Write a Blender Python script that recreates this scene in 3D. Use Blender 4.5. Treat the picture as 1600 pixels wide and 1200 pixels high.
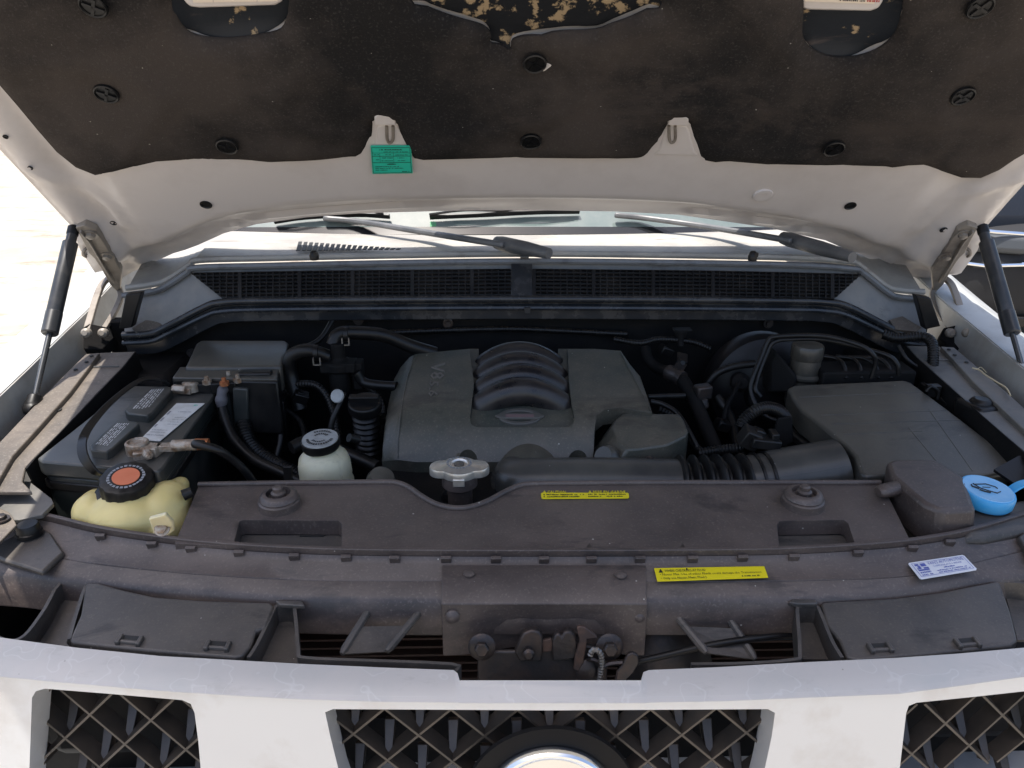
import bpy, bmesh, math, random
from mathutils import Vector as V, Matrix, noise
from mathutils.geometry import delaunay_2d_cdt
R = math.radians
random.seed(7)
for o in list(bpy.data.objects): bpy.data.objects.remove(o)
scn = bpy.context.scene
COL = scn.collection

# ------------------------------------------------------------------ camera
CAM = V((-0.055, 0.0, 1.60)); PITCH = R(22.0); YAW = R(1.32); FPX = 1200.0
FW = V((math.sin(YAW)*math.cos(PITCH), math.cos(YAW)*math.cos(PITCH), -math.sin(PITCH)))
RT = V((math.cos(YAW), -math.sin(YAW), 0)); UP = RT.cross(FW)
cd = bpy.data.cameras.new('camera'); cam = bpy.data.objects.new('camera', cd); COL.objects.link(cam)
cam.matrix_world = Matrix(((RT.x, UP.x, -FW.x, CAM.x), (RT.y, UP.y, -FW.y, CAM.y), (RT.z, UP.z, -FW.z, CAM.z), (0, 0, 0, 1)))
cd.sensor_width = 36; cd.lens = 27.0; cd.clip_start = 0.05; cd.clip_end = 500
scn.camera = cam
scn.render.resolution_x = 1024; scn.render.resolution_y = 768

# ------------------------------------------------------------------ light
SUN_DIR = V((-0.19, -0.040, 1.0)).normalized()        # towards the sun: high, slightly left and in front
w = bpy.data.worlds.new('World'); scn.world = w; w.use_nodes = True
nt = w.node_tree; sk = nt.nodes.new('ShaderNodeTexSky'); sk.sky_type = 'NISHITA'; sk.sun_disc = False
sk.sun_elevation = math.asin(SUN_DIR.z); sk.sun_rotation = math.atan2(SUN_DIR.x, SUN_DIR.y)
sk.air_density = 0.9; sk.dust_density = 3.0; sk.ozone_density = 0.8
bg = nt.nodes['Background']; bg.inputs[1].default_value = 0.15
nt.links.new(sk.outputs[0], bg.inputs[0])
sl = bpy.data.lights.new('sun', 'SUN'); sl.energy = 4.2; sl.angle = R(0.53); sl.color = (1.0, 0.955, 0.89)
sun = bpy.data.objects.new('sun', sl); COL.objects.link(sun)
sun.rotation_euler = SUN_DIR.to_track_quat('Z', 'Y').to_euler()
vs = scn.view_settings; vs.view_transform = 'Standard'; vs.look = 'None'; vs.gamma = 1.0; vs.use_curve_mapping = False
vs.exposure = 0.95

# ------------------------------------------------------------------ measuring helpers
def ray(px, py): return FW + RT*((px-800)/FPX) + UP*((600-py)/FPX)
def P(px, py, Y=None, Z=None, X=None):
    d = ray(px, py)
    t = (Y-CAM.y)/d.y if Y is not None else (Z-CAM.z)/d.z if Z is not None else (X-CAM.x)/d.x
    return CAM + d*t
def hit(px, py, S):
    d = ray(px, py); a, b = 0.9, 1.1
    fa, fb = S(CAM+d*a), S(CAM+d*b)
    for _ in range(14):
        if abs(fb-fa) < 1e-12: break
        c = b - fb*(b-a)/(fb-fa); c = max(0.2, min(12, c))
        a, fa = b, fb; b = c; fb = S(CAM+d*b)
        if abs(fb) < 1e-8: break
    return CAM + d*b
def ZP(z0, sy=0.0, y0=0.0, sx=0.0): return lambda p: p.z-(z0+sy*(p.y-y0)+sx*p.x)
def YP(y0, sz=0.0, z0=0.0): return lambda p: p.y-(y0+sz*(p.z-z0))
def interp(tab, x):
    if x <= tab[0][0]: return tab[0][1]
    for (a, fa), (b, fb) in zip(tab, tab[1:]):
        if x <= b: return fa+(fb-fa)*(x-a)/(b-a)
    return tab[-1][1]
def smooth_path(pts, n=8, closed=False):
    pts = [V(p) for p in pts]; out = []; N = len(pts)
    rng = range(N if closed else N-1)
    for i in rng:
        p1, p2 = pts[i], pts[(i+1) % N]
        p0 = pts[i-1] if (closed or i > 0) else p1*2-p2
        p3 = pts[(i+2) % N] if (closed or i+2 < N) else p2*2-p1
        for k in range(n):
            t = k/n
            out.append(0.5*((2*p1)+(p2-p0)*t+(2*p0-5*p1+4*p2-p3)*t*t+(3*p1-p0-3*p2+p3)*t*t*t))
    if not closed: out.append(pts[-1])
    return out
def inside(p, poly):
    x, y = p[0], p[1]; c = False; j = len(poly)-1
    for i in range(len(poly)):
        xi, yi = poly[i][0], poly[i][1]; xj, yj = poly[j][0], poly[j][1]
        if (yi > y) != (yj > y) and x < (xj-xi)*(y-yi)/(yj-yi)+xi: c = not c
        j = i
    return c
def pdist(p, line):
    best = 9e9
    for a, b in zip(line, line[1:]):
        ab = b-a; t = max(0, min(1, (p-a).dot(ab)/max(ab.length_squared, 1e-12)))
        best = min(best, (p-(a+ab*t)).length)
    return best

# ------------------------------------------------------------------ materials
MATS = {}
def mat(name, col, rough=0.5, metal=0.0, col2=None, nscale=12.0, nlo=0.42, nhi=0.68, amt=1.0, speck=None, speck_amt=0.0,
        bump=0.0, bscale=300.0, spec=0.5, coat=0.0, trans=0.0, sss=0.0, rvar=0.0, streak=None, dots=0.0, dotcol=(0.5, 0.47, 0.42), contour=None, scuff=None, scuff_amt=0.7, scuff_scale=9.0, dustup=0.0, dustcol=(0.26, 0.24, 0.205)):
    m = bpy.data.materials.new(name); m.use_nodes = True; n = m.node_tree.nodes; L = m.node_tree.links
    b = n['Principled BSDF']; b.inputs['Base Color'].default_value = (*col, 1); b.inputs['Roughness'].default_value = rough
    b.inputs['Metallic'].default_value = metal; b.inputs['Specular IOR Level'].default_value = spec
    b.inputs['Coat Weight'].default_value = coat; b.inputs['Coat Roughness'].default_value = 0.08
    b.inputs['Transmission Weight'].default_value = trans
    if sss: b.inputs['Subsurface Weight'].default_value = sss; b.inputs['Subsurface Radius'].default_value = (0.03, 0.025, 0.012); b.inputs['Subsurface Scale'].default_value = 0.5
    tc = n.new('ShaderNodeTexCoord'); src = tc.outputs['Object']
    if streak:
        mp = n.new('ShaderNodeMapping'); mp.inputs['Scale'].default_value = streak; L.new(src, mp.inputs[0]); src = mp.outputs[0]
    last = None
    if col2 is not None:
        t = n.new('ShaderNodeTexNoise'); t.inputs['Scale'].default_value = nscale; t.inputs['Detail'].default_value = 7; t.inputs['Roughness'].default_value = 0.62
        L.new(src, t.inputs['Vector'])
        r = n.new('ShaderNodeMapRange'); r.inputs[1].default_value = nlo; r.inputs[2].default_value = nhi; r.inputs[3].default_value = 0; r.inputs[4].default_value = amt
        L.new(t.outputs[0], r.inputs[0])
        x = n.new('ShaderNodeMix'); x.data_type = 'RGBA'; x.inputs[6].default_value = (*col, 1); x.inputs[7].default_value = (*col2, 1)
        L.new(r.outputs[0], x.inputs[0]); last = x.outputs[2]
        if rvar:
            rr = n.new('ShaderNodeMapRange'); rr.inputs[3].default_value = rough; rr.inputs[4].default_value = min(1, rough+rvar)
            L.new(r.outputs[0], rr.inputs[0]); L.new(rr.outputs[0], b.inputs['Roughness'])
    if speck is not None:
        t = n.new('ShaderNodeTexNoise'); t.inputs['Scale'].default_value = 300; t.inputs['Detail'].default_value = 4
        L.new(tc.outputs['Object'], t.inputs['Vector'])
        r = n.new('ShaderNodeMapRange'); r.inputs[1].default_value = 0.55; r.inputs[2].default_value = 0.75; r.inputs[4].default_value = speck_amt
        L.new(t.outputs[0], r.inputs[0])
        x = n.new('ShaderNodeMix'); x.data_type = 'RGBA'; x.inputs[6].default_value = (*col, 1); x.inputs[7].default_value = (*speck, 1)
        if last: L.new(last, x.inputs[6])
        L.new(r.outputs[0], x.inputs[0]); last = x.outputs[2]
    if dustup:                                             # dust that has settled on the upward faces
        ge = n.new('ShaderNodeNewGeometry'); sx_ = n.new('ShaderNodeSeparateXYZ'); L.new(ge.outputs['Normal'], sx_.inputs[0])
        r = n.new('ShaderNodeMapRange'); r.interpolation_type = 'SMOOTHSTEP'; r.inputs[1].default_value = 0.55; r.inputs[2].default_value = 0.97; r.inputs[4].default_value = dustup; L.new(sx_.outputs['Z'], r.inputs[0])
        t = n.new('ShaderNodeTexNoise'); t.inputs['Scale'].default_value = 24; t.inputs['Detail'].default_value = 8; t.inputs['Roughness'].default_value = 0.7; L.new(tc.outputs['Object'], t.inputs['Vector'])
        r2 = n.new('ShaderNodeMapRange'); r2.inputs[1].default_value = 0.3; r2.inputs[2].default_value = 0.7; r2.inputs[3].default_value = 0.45; r2.inputs[4].default_value = 1.0; L.new(t.outputs[0], r2.inputs[0])
        mu = n.new('ShaderNodeMath'); mu.operation = 'MULTIPLY'; L.new(r.outputs[0], mu.inputs[0]); L.new(r2.outputs[0], mu.inputs[1])
        x = n.new('ShaderNodeMix'); x.data_type = 'RGBA'; x.inputs[6].default_value = (*col, 1); x.inputs[7].default_value = (*dustcol, 1)
        if last: L.new(last, x.inputs[6])
        L.new(mu.outputs[0], x.inputs[0]); last = x.outputs[2]
        rr = n.new('ShaderNodeMapRange'); rr.inputs[3].default_value = rough; rr.inputs[4].default_value = 0.85
        L.new(mu.outputs[0], rr.inputs[0]); L.new(rr.outputs[0], b.inputs['Roughness'])
    if scuff is not None:
        mp = n.new('ShaderNodeMapping'); mp.inputs['Scale'].default_value = (0.55, 1.5, 1.0); mp.inputs['Rotation'].default_value = (0, 0, 0.35); mp.inputs['Location'].default_value = (3.1, 1.7, 0.4); L.new(tc.outputs['Object'], mp.inputs[0])
        t = n.new('ShaderNodeTexNoise'); t.inputs['Scale'].default_value = scuff_scale; t.inputs['Detail'].default_value = 9; t.inputs['Roughness'].default_value = 0.72; t.inputs['Distortion'].default_value = 0.4; L.new(mp.outputs[0], t.inputs['Vector'])
        r = n.new('ShaderNodeMapRange'); r.inputs[1].default_value = 0.55; r.inputs[2].default_value = 0.64; r.inputs[4].default_value = scuff_amt; L.new(t.outputs[0], r.inputs[0])
        x = n.new('ShaderNodeMix'); x.data_type = 'RGBA'; x.inputs[6].default_value = (*col, 1); x.inputs[7].default_value = (*scuff, 1)
        if last: L.new(last, x.inputs[6])
        L.new(r.outputs[0], x.inputs[0]); last = x.outputs[2]
    if dots:
        vo = n.new('ShaderNodeTexVoronoi'); vo.inputs['Scale'].default_value = 75; L.new(tc.outputs['Object'], vo.inputs['Vector'])
        wn = n.new('ShaderNodeTexWhiteNoise'); wn.noise_dimensions = '3D'; L.new(vo.outputs['Position'], wn.inputs['Vector'])
        r1 = n.new('ShaderNodeMapRange'); r1.inputs[1].default_value = 0.0; r1.inputs[2].default_value = 0.16; r1.inputs[3].default_value = 0.10; r1.inputs[4].default_value = -0.02
        L.new(wn.outputs[0], r1.inputs[0])
        ls_ = n.new('ShaderNodeMath'); ls_.operation = 'LESS_THAN'; L.new(vo.outputs['Distance'], ls_.inputs[0]); L.new(r1.outputs[0], ls_.inputs[1])
        ml = n.new('ShaderNodeMath'); ml.operation = 'MULTIPLY'; ml.inputs[1].default_value = dots; L.new(ls_.outputs[0], ml.inputs[0])
        x = n.new('ShaderNodeMix'); x.data_type = 'RGBA'; x.inputs[6].default_value = (*col, 1); x.inputs[7].default_value = (*dotcol, 1)
        if last: L.new(last, x.inputs[6])
        L.new(ml.outputs[0], x.inputs[0]); last = x.outputs[2]
    if contour:
        t = n.new('ShaderNodeTexNoise'); t.inputs['Scale'].default_value = 22; t.inputs['Detail'].default_value = 2; L.new(tc.outputs['Object'], t.inputs['Vector'])
        sb_ = n.new('ShaderNodeMath'); sb_.operation = 'SUBTRACT'; sb_.inputs[1].default_value = 0.56; L.new(t.outputs[0], sb_.inputs[0])
        ab = n.new('ShaderNodeMath'); ab.operation = 'ABSOLUTE'; L.new(sb_.outputs[0], ab.inputs[0])
        r1 = n.new('ShaderNodeMapRange'); r1.inputs[1].default_value = 0.0; r1.inputs[2].default_value = 0.012; r1.inputs[3].default_value = 0.22; r1.inputs[4].default_value = 0.0
        L.new(ab.outputs[0], r1.inputs[0])
        x = n.new('ShaderNodeMix'); x.data_type = 'RGBA'; x.inputs[6].default_value = (*col, 1); x.inputs[7].default_value = (*contour, 1)
        if last: L.new(last, x.inputs[6])
        L.new(r1.outputs[0], x.inputs[0]); last = x.outputs[2]
    if last: L.new(last, b.inputs['Base Color'])
    if bump:
        t = n.new('ShaderNodeTexNoise'); t.inputs['Scale'].default_value = bscale; t.inputs['Detail'].default_value = 4
        L.new(tc.outputs['Object'], t.inputs['Vector'])
        bp = n.new('ShaderNodeBump'); bp.inputs['Strength'].default_value = bump; bp.inputs['Distance'].default_value = 0.002
        L.new(t.outputs[0], bp.inputs['Height']); L.new(bp.outputs[0], b.inputs['Normal'])
    MATS[name] = m; return m

DUST = (0.17, 0.145, 0.12)
M_plastic = mat('dusty_black_plastic', dustup=0.22, dustcol=(0.19, 0.175, 0.165), col=(0.040, 0.037, 0.035), rough=0.42, dots=0.5, scuff=(0.016, 0.016, 0.017), scuff_amt=0.6, col2=(0.098, 0.083, 0.070), nscale=9, nlo=0.36, nhi=0.72, speck=DUST, speck_amt=0.35, bump=0.12, bscale=700, rvar=0.2)
M_cover = mat('bounce_tinted_dusty_plastic', dustup=0.24, dustcol=(0.20, 0.168, 0.15), dots=0.7, scuff=(0.030, 0.027, 0.028), scuff_amt=0.65, col=(0.046, 0.036, 0.034), rough=0.40, col2=(0.105, 0.081, 0.070), nscale=7, nlo=0.33, nhi=0.62, speck=(0.24, 0.2, 0.17), speck_amt=0.35, bump=0.1, bscale=500, rvar=0.18)  # dusty plastic; its red-brown tint also stands in for warm bounced light
M_engine = mat('engine_cover_plastic', dustup=0.17, dustcol=(0.21, 0.19, 0.15), col=(0.022, 0.034, 0.031), rough=0.32, dots=0.6, scuff=(0.022, 0.021, 0.020), scuff_amt=0.55, col2=(0.095, 0.082, 0.063), nscale=6, nlo=0.34, nhi=0.66, speck=(0.24, 0.21, 0.17), speck_amt=0.3, bump=0.16, bscale=900, rvar=0.2)
M_airbox = mat('air_box_plastic', dustup=0.24, dustcol=(0.20, 0.19, 0.155), col=(0.026, 0.026, 0.025), rough=0.28, dots=0.5, scuff=(0.016, 0.016, 0.016), scuff_amt=0.55, col2=(0.092, 0.083, 0.066), nscale=5, nlo=0.32, nhi=0.7, speck=DUST, speck_amt=0.25, bump=0.1, bscale=800, rvar=0.25)
M_black = mat('black_plastic', (0.006, 0.006, 0.0065), 0.33, spec=0.35, col2=(0.022, 0.0195, 0.0175), nscale=14, nlo=0.45, nhi=0.75, rvar=0.2, bump=0.06, bscale=600)
M_rubber = mat('black_rubber', (0.0055, 0.0055, 0.006), 0.38, spec=0.35, col2=(0.020, 0.018, 0.016), nscale=25, nlo=0.48, nhi=0.78, rvar=0.2)
M_deep = mat('shade_black_grimy_metal', (0.003, 0.003, 0.0033), 0.75, spec=0.25, col2=(0.010, 0.008, 0.007), nscale=16, nlo=0.45, nhi=0.75, bump=0.2, bscale=120)  # near-black colour stands in for the deep shade inside the bay
M_insul = mat('sooty_felt', (0.016, 0.0150, 0.0150), 1.0, dots=0.4, scuff=(0.058, 0.047, 0.041), scuff_amt=0.55, scuff_scale=5, col2=(0.054, 0.045, 0.040), nscale=2.4, nlo=0.42, nhi=0.58, speck=(0.13, 0.12, 0.11), speck_amt=0.25, bump=0.55, bscale=900, spec=0.15)
M_hoodpaint = mat('hood_inner_paint', (0.60, 0.555, 0.525), 0.30, col2=(0.50, 0.455, 0.425), nscale=6, nlo=0.45, nhi=0.75, spec=0.45, rvar=0.15, bump=0.03, bscale=500)
M_silver = mat('silver_paint', (0.62, 0.63, 0.64), 0.34, 0.35, col2=(0.52, 0.50, 0.48), nscale=11, nlo=0.5, nhi=0.75, coat=0.5, rvar=0.1)
M_silvertop = mat('stained_silver_paint', (0.50, 0.475, 0.445), 0.5, 0.1, scuff=(0.40, 0.38, 0.35), scuff_amt=0.5, scuff_scale=30, col2=(0.43, 0.43, 0.41), nscale=11, nlo=0.45, nhi=0.75, coat=0.05, contour=(0.72, 0.72, 0.70), dots=0.5, dotcol=(0.15, 0.13, 0.1))
M_fender = mat('silver_grey_flange', (0.42, 0.42, 0.40), 0.45, 0.15, col2=(0.30, 0.28, 0.25), nscale=14, nlo=0.45, nhi=0.75)
M_apron = mat('dusty_tan_apron', (0.068, 0.058, 0.049), 0.55, scuff=(0.06, 0.05, 0.042), scuff_amt=0.6, col2=(0.145, 0.120, 0.096), nscale=10, nlo=0.38, nhi=0.7, speck=(0.4, 0.36, 0.3), speck_amt=0.3, bump=0.1, bscale=200)
M_grime = mat('grey_dusty_panel', (0.095, 0.093, 0.088), 0.55, scuff=(0.05, 0.048, 0.045), scuff_amt=0.6, col2=(0.18, 0.165, 0.142), nscale=8, nlo=0.4, nhi=0.7, speck=DUST, speck_amt=0.2)
M_cowlseal = mat('cowl_rubber', (0.020, 0.022, 0.025), 0.20, col2=(0.055, 0.053, 0.052), nscale=22, nlo=0.45, nhi=0.75, rvar=0.25)
M_rim = mat('highlight_grey_rim', (0.15, 0.155, 0.16), 0.28, col2=(0.07, 0.07, 0.07), nscale=30, nlo=0.5, nhi=0.75)  # light grey puts the sky highlight into the rim's colour
M_cowlface = mat('grey_cowl_panel', (0.17, 0.17, 0.165), 0.4, scuff=(0.08, 0.075, 0.07), col2=(0.23, 0.22, 0.20), nscale=14)
M_cowltop = mat('weathered_cowl_plastic', (0.27, 0.26, 0.24), 0.55, scuff=(0.16, 0.14, 0.12), col2=(0.40, 0.38, 0.335), nscale=9, nlo=0.4, nhi=0.7, speck=(0.2, 0.18, 0.16), speck_amt=0.3)
M_yellowtank = mat('yellowed_translucent_plastic', (0.76, 0.63, 0.27), 0.42, scuff=(0.50, 0.36, 0.12), scuff_amt=0.5, scuff_scale=18, col2=(0.66, 0.54, 0.23), nscale=14, nlo=0.4, nhi=0.72, sss=0.35)
M_whitetank = mat('milky_reservoir_plastic', (0.62, 0.585, 0.42), 0.4, scuff=(0.36, 0.33, 0.24), scuff_amt=0.5, scuff_scale=30, col2=(0.50, 0.47, 0.33), nscale=22, nlo=0.42, nhi=0.72, sss=0.3)
M_tanktab = mat('milky_tab_plastic', (0.62, 0.56, 0.36), 0.45, sss=0.2)
M_orange = mat('orange_print', (0.66, 0.19, 0.09), 0.5, col2=(0.6, 0.14, 0.06), nscale=60, amt=0.5)
M_blue = mat('blue_cap_plastic', (0.045, 0.36, 0.72), 0.35, col2=(0.12, 0.42, 0.72), nscale=40, nlo=0.45, nhi=0.75)
M_blueface = mat('chalky_blue_cap_face', (0.26, 0.52, 0.78), 0.45, col2=(0.17, 0.45, 0.75), nscale=40)
M_lead = mat('corroded_lead', (0.42, 0.37, 0.31), 0.5, 0.55, col2=(0.24, 0.15, 0.09), nscale=70, nlo=0.42, nhi=0.62, bump=0.6, bscale=250)
M_copper = mat('bare_copper', (0.55, 0.20, 0.08), 0.45, 0.6, col2=(0.30, 0.12, 0.06), nscale=150)
M_steel = mat('dull_steel', (0.26, 0.25, 0.235), 0.42, 0.8, col2=(0.14, 0.10, 0.08), nscale=45, nlo=0.48, nhi=0.75)
M_alu = mat('pressed_tin', (0.74, 0.70, 0.63), 0.32, 0.75, col2=(0.55, 0.48, 0.40), nscale=60, nlo=0.48, nhi=0.75)
M_darksteel = mat('dark_greased_steel', (0.045, 0.040, 0.039), 0.42, 0.5, col2=(0.075, 0.054, 0.045), nscale=40, nlo=0.45, nhi=0.7, bump=0.3, bscale=150)
M_hinge = mat('hinge_painted_steel', (0.24, 0.21, 0.175), 0.45, 0.1, col2=(0.13, 0.105, 0.085), nscale=25, nlo=0.48, nhi=0.72, bump=0.1, bscale=120)
M_strut = mat('strut_black_paint', (0.025, 0.027, 0.030), 0.32, col2=(0.06, 0.058, 0.055), nscale=30, nlo=0.5, nhi=0.8)
M_rod = mat('strut_rod', (0.10, 0.105, 0.11), 0.25, 0.7)
M_yellow = mat('yellow_sticker', (0.84, 0.70, 0.015), 0.4)
M_white = mat('white_sticker', (0.80, 0.81, 0.84), 0.4, col2=(0.70, 0.72, 0.78), nscale=60)
M_batlabel = mat('faded_battery_label', (0.66, 0.67, 0.66), 0.35, col2=(0.5, 0.5, 0.47), nscale=45, nlo=0.45, nhi=0.7)
M_green = mat('green_sticker', (0.03, 0.52, 0.36), 0.4)
M_cream = mat('cream_label', (0.72, 0.62, 0.50), 0.5)
M_ink = mat('black_ink', (0.02, 0.02, 0.02), 0.6)
M_blueink = mat('blue_ink', (0.10, 0.13, 0.42), 0.6)
M_redink = mat('red_ink', (0.40, 0.06, 0.05), 0.6)
M_greyink = mat('grey_ink', (0.27, 0.28, 0.30), 0.6)
M_whiteink = mat('worn_light_grey_print', (0.6, 0.61, 0.62), 0.6)
M_yellowink = mat('yellow_ink', (0.75, 0.62, 0.03), 0.6)
M_capface = mat('worn_grey_cap_face', (0.33, 0.345, 0.345), 0.5, col2=(0.24, 0.25, 0.25), nscale=60)
M_rust = mat('rusty_steel', (0.060, 0.042, 0.036), 0.6, 0.3, col2=(0.105, 0.062, 0.045), nscale=70)
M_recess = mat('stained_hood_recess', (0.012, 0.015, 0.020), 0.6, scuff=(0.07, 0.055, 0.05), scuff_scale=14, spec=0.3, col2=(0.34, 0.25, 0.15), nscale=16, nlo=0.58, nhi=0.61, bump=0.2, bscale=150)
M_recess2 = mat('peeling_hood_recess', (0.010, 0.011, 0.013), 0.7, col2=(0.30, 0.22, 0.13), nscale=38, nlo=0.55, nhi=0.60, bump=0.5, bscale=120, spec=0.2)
M_fin = mat('dirty_bounce_tinted_fin', (0.085, 0.045, 0.032), 0.6, 0.3, col2=(0.10, 0.065, 0.045), nscale=30)  # dirty fins, reddened to paint in warm bounced light
M_lattice = mat('grey_brown_grille_plastic', (0.040, 0.034, 0.029), 0.35, col2=(0.080, 0.062, 0.048), nscale=18, nlo=0.4, nhi=0.7)
M_chrome = mat('chrome', (0.78, 0.80, 0.82), 0.12, 1.0)
M_glass = mat('windshield_glass', (0.10, 0.13, 0.125), 0.06, col2=(0.16, 0.18, 0.17), nscale=8, spec=0.8)
M_frit = mat('black_glass_border', (0.012, 0.013, 0.015), 0.12)
M_wiper = mat('grey_wiper_paint', (0.075, 0.078, 0.082), 0.4, col2=(0.14, 0.14, 0.14), nscale=15, nlo=0.4, nhi=0.7)
M_ground = mat('dry_pale_concrete', (0.36, 0.325, 0.27), 0.9, scuff=(0.19, 0.14, 0.095), scuff_amt=0.8, scuff_scale=2.2, col2=(0.29, 0.25, 0.195), nscale=1.3, nlo=0.45, nhi=0.75, speck=(0.3, 0.26, 0.2), speck_amt=0.3)
M_carpaint = mat('grey_car_paint', (0.022, 0.022, 0.023), 0.6, 0.0, spec=0.2)
M_gloss = mat('gloss_black_plastic', (0.006, 0.006, 0.007), 0.5, spec=0.15)
M_lens = mat('headlight_lens', (0.07, 0.075, 0.08), 0.35, 0.1, spec=0.3)
M_carglass = mat('dark_car_glass', (0.008, 0.009, 0.011), 0.12, spec=0.25)
M_tyre = mat('tyre_rubber', (0.02, 0.02, 0.02), 0.8)
M_straw = mat('dry_straw', (0.50, 0.42, 0.27), 0.7)
M_battery = mat('battery_case_plastic', dustup=0.12, col=(0.016, 0.022, 0.022), rough=0.33, scuff=(0.012, 0.012, 0.012), dots=0.5, col2=(0.062, 0.060, 0.055), nscale=8, nlo=0.35, nhi=0.65, rvar=0.25)
M_letter = mat('highlight_grey_lettering', (0.13, 0.12, 0.105), 0.5)  # paler than the cover: the letters' highlights are put into the colour
M_pipe = mat('satin_duct_plastic', dustup=0.12, col=(0.030, 0.030, 0.030), rough=0.27, col2=(0.078, 0.074, 0.064), nscale=9, nlo=0.4, nhi=0.68, dots=0.3)
M_purple = mat('purple_grey_cable_boot', (0.095, 0.090, 0.10), 0.5)
M_booster = mat('brake_booster_paint', (0.010, 0.009, 0.010), 0.4, 0.0, spec=0.3, col2=(0.005, 0.005, 0.005), nscale=20)

# ------------------------------------------------------------------ object helpers
def link(o, parent=None):
    COL.objects.link(o)
    if parent is not None:
        o.parent = parent
        if parent.type == 'EMPTY': o.matrix_parent_inverse = Matrix.Translation(-parent.location)
    return o
def thing(name, label, cat, loc=(0, 0, 0), group=None):
    o = bpy.data.objects.new(name, None); o.location = loc; o.empty_display_size = 0.1; COL.objects.link(o)
    o['label'] = label; o['category'] = cat
    if group: o['group'] = group
    return o
def obj(name, data, material, parent=None, label=None, bevel=0.0, bseg=2, sharp=38, sub=0, extra=()):
    """data = (verts, faces) or (verts, faces, material indices)"""
    me = bpy.data.meshes.new(name)
    me.from_pydata([tuple(v) for v in data[0]], [], data[1]); me.validate()
    bm = bmesh.new(); bm.from_mesh(me); bmesh.ops.recalc_face_normals(bm, faces=bm.faces); bm.to_mesh(me); bm.free()
    for mm in (material,)+tuple(extra): me.materials.append(mm)
    if len(data) > 2:
        for p, k in zip(me.polygons, data[2]): p.material_index = k
    me.shade_smooth(); me.set_sharp_from_angle(angle=R(sharp))
    o = bpy.data.objects.new(name, me)
    if bevel:
        b = o.modifiers.new('bevel', 'BEVEL'); b.width = bevel; b.segments = bseg; b.limit_method = 'ANGLE'; b.angle_limit = R(35)
    if sub:
        s = o.modifiers.new('sub', 'SUBSURF'); s.levels = sub; s.render_levels = sub
    link(o, parent)
    if label: o['label'] = label
    return o
def merge(*ds):
    vs, fs, ms = [], [], []
    for d in ds:
        n = len(vs); vs += list(d[0]); fs += [tuple(i+n for i in f) for f in d[1]]
        ms += list(d[2]) if len(d) > 2 else [0]*len(d[1])
    return vs, fs, ms
def withmat(d, k): return d[0], d[1], [k]*len(d[1])
def tri_fill(outline, holes=(), grid=0.0, extra_pts=()):
    loops = [outline]+list(holes); pts, edges = [], []
    for lp in loops:
        n = len(pts); pts += [V((p[0], p[1])) for p in lp]; edges += [(n+i, n+(i+1) % len(lp)) for i in range(len(lp))]
    if grid:
        xs = [p[0] for p in outline]; ys = [p[1] for p in outline]
        nx = int((max(xs)-min(xs))/grid)+1; ny = int((max(ys)-min(ys))/grid)+1
        for j in range(ny+1):
            for i in range(nx+1):
                q = V((min(xs)+(i+(0.5 if j % 2 else 0))*grid, min(ys)+j*grid))
                if inside(q, outline) and not any(inside(q, h) for h in holes): pts.append(q)
    pts += [V(p) for p in extra_pts]
    vs, es, fs, *_ = delaunay_2d_cdt(pts, edges, [], 0, 1e-7)
    ff = []
    for f in fs:
        c = sum((vs[i] for i in f), V((0, 0)))/len(f)
        if inside(c, outline) and not any(inside(c, h) for h in holes): ff.append(tuple(f))
    return vs, ff
def solid(vs3, fs, ext):
    """thicken an open sheet of 3D verts by ext (a vector, or one vector per vert)"""
    n = len(vs3); exts = ext if isinstance(ext, list) else [V(ext)]*n
    out = list(vs3)+[v+e for v, e in zip(vs3, exts)]; ff = list(fs)+[tuple(i+n for i in reversed(f)) for f in fs]
    cnt = {}
    for f in fs:
        for a, b in zip(f, f[1:]+f[:1]):
            k = (min(a, b), max(a, b)); cnt.setdefault(k, []).append((a, b))
    for k, l in cnt.items():
        if len(l) == 1: a, b = l[0]; ff.append((b, a, a+n, b+n))
    return out, ff
def sheet(outline, S, ext=(0, 0, -0.02), holes=(), grid=0.0):
    """a plate whose outline is measured in the photo and lies on the real surface S"""
    if not holes and not grid:
        vs = [hit(x, y, S) for x, y in outline]; fs = [tuple(range(len(vs)))]
    else:
        v2, fs = tri_fill(outline, holes, grid); vs = [hit(p.x, p.y, S) for p in v2]
    return solid(vs, fs, V(ext))
def frame_of(d):
    d = d.normalized(); a = V((0, 0, 1)) if abs(d.z) < 0.9 else V((1, 0, 0))
    u = d.cross(a).normalized(); return u, u.cross(d).normalized()
def tube(pts, r, seg=10, caps=True, flat=1.0):
    pts = [V(p) for p in pts]; n = len(pts); vs, fs = [], []
    rr = r if isinstance(r, (list, tuple)) else [r]*n
    u = None
    for i, p in enumerate(pts):
        d = (pts[min(i+1, n-1)]-pts[max(i-1, 0)])
        if d.length < 1e-9: d = V((0, 0, 1))
        d.normalize()
        if u is None: u, v = frame_of(d)
        else:
            u = (u-d*u.dot(d)).normalized(); v = u.cross(d).normalized()
        for k in range(seg):
            a = 2*math.pi*k/seg; vs.append(p+(u*math.cos(a)+v*math.sin(a)*flat)*rr[i])
    for i in range(n-1):
        for k in range(seg):
            a, b = i*seg+k, i*seg+(k+1) % seg; fs.append((a, b, b+seg, a+seg))
    if caps: fs += [tuple(range(seg))[::-1], tuple((n-1)*seg+k for k in range(seg))]
    return vs, fs
def ptube(pxs, r, n=8, **k): return tube(smooth_path([P(*q[:2], Y=q[2]) for q in pxs], n), r, **k)
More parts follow.
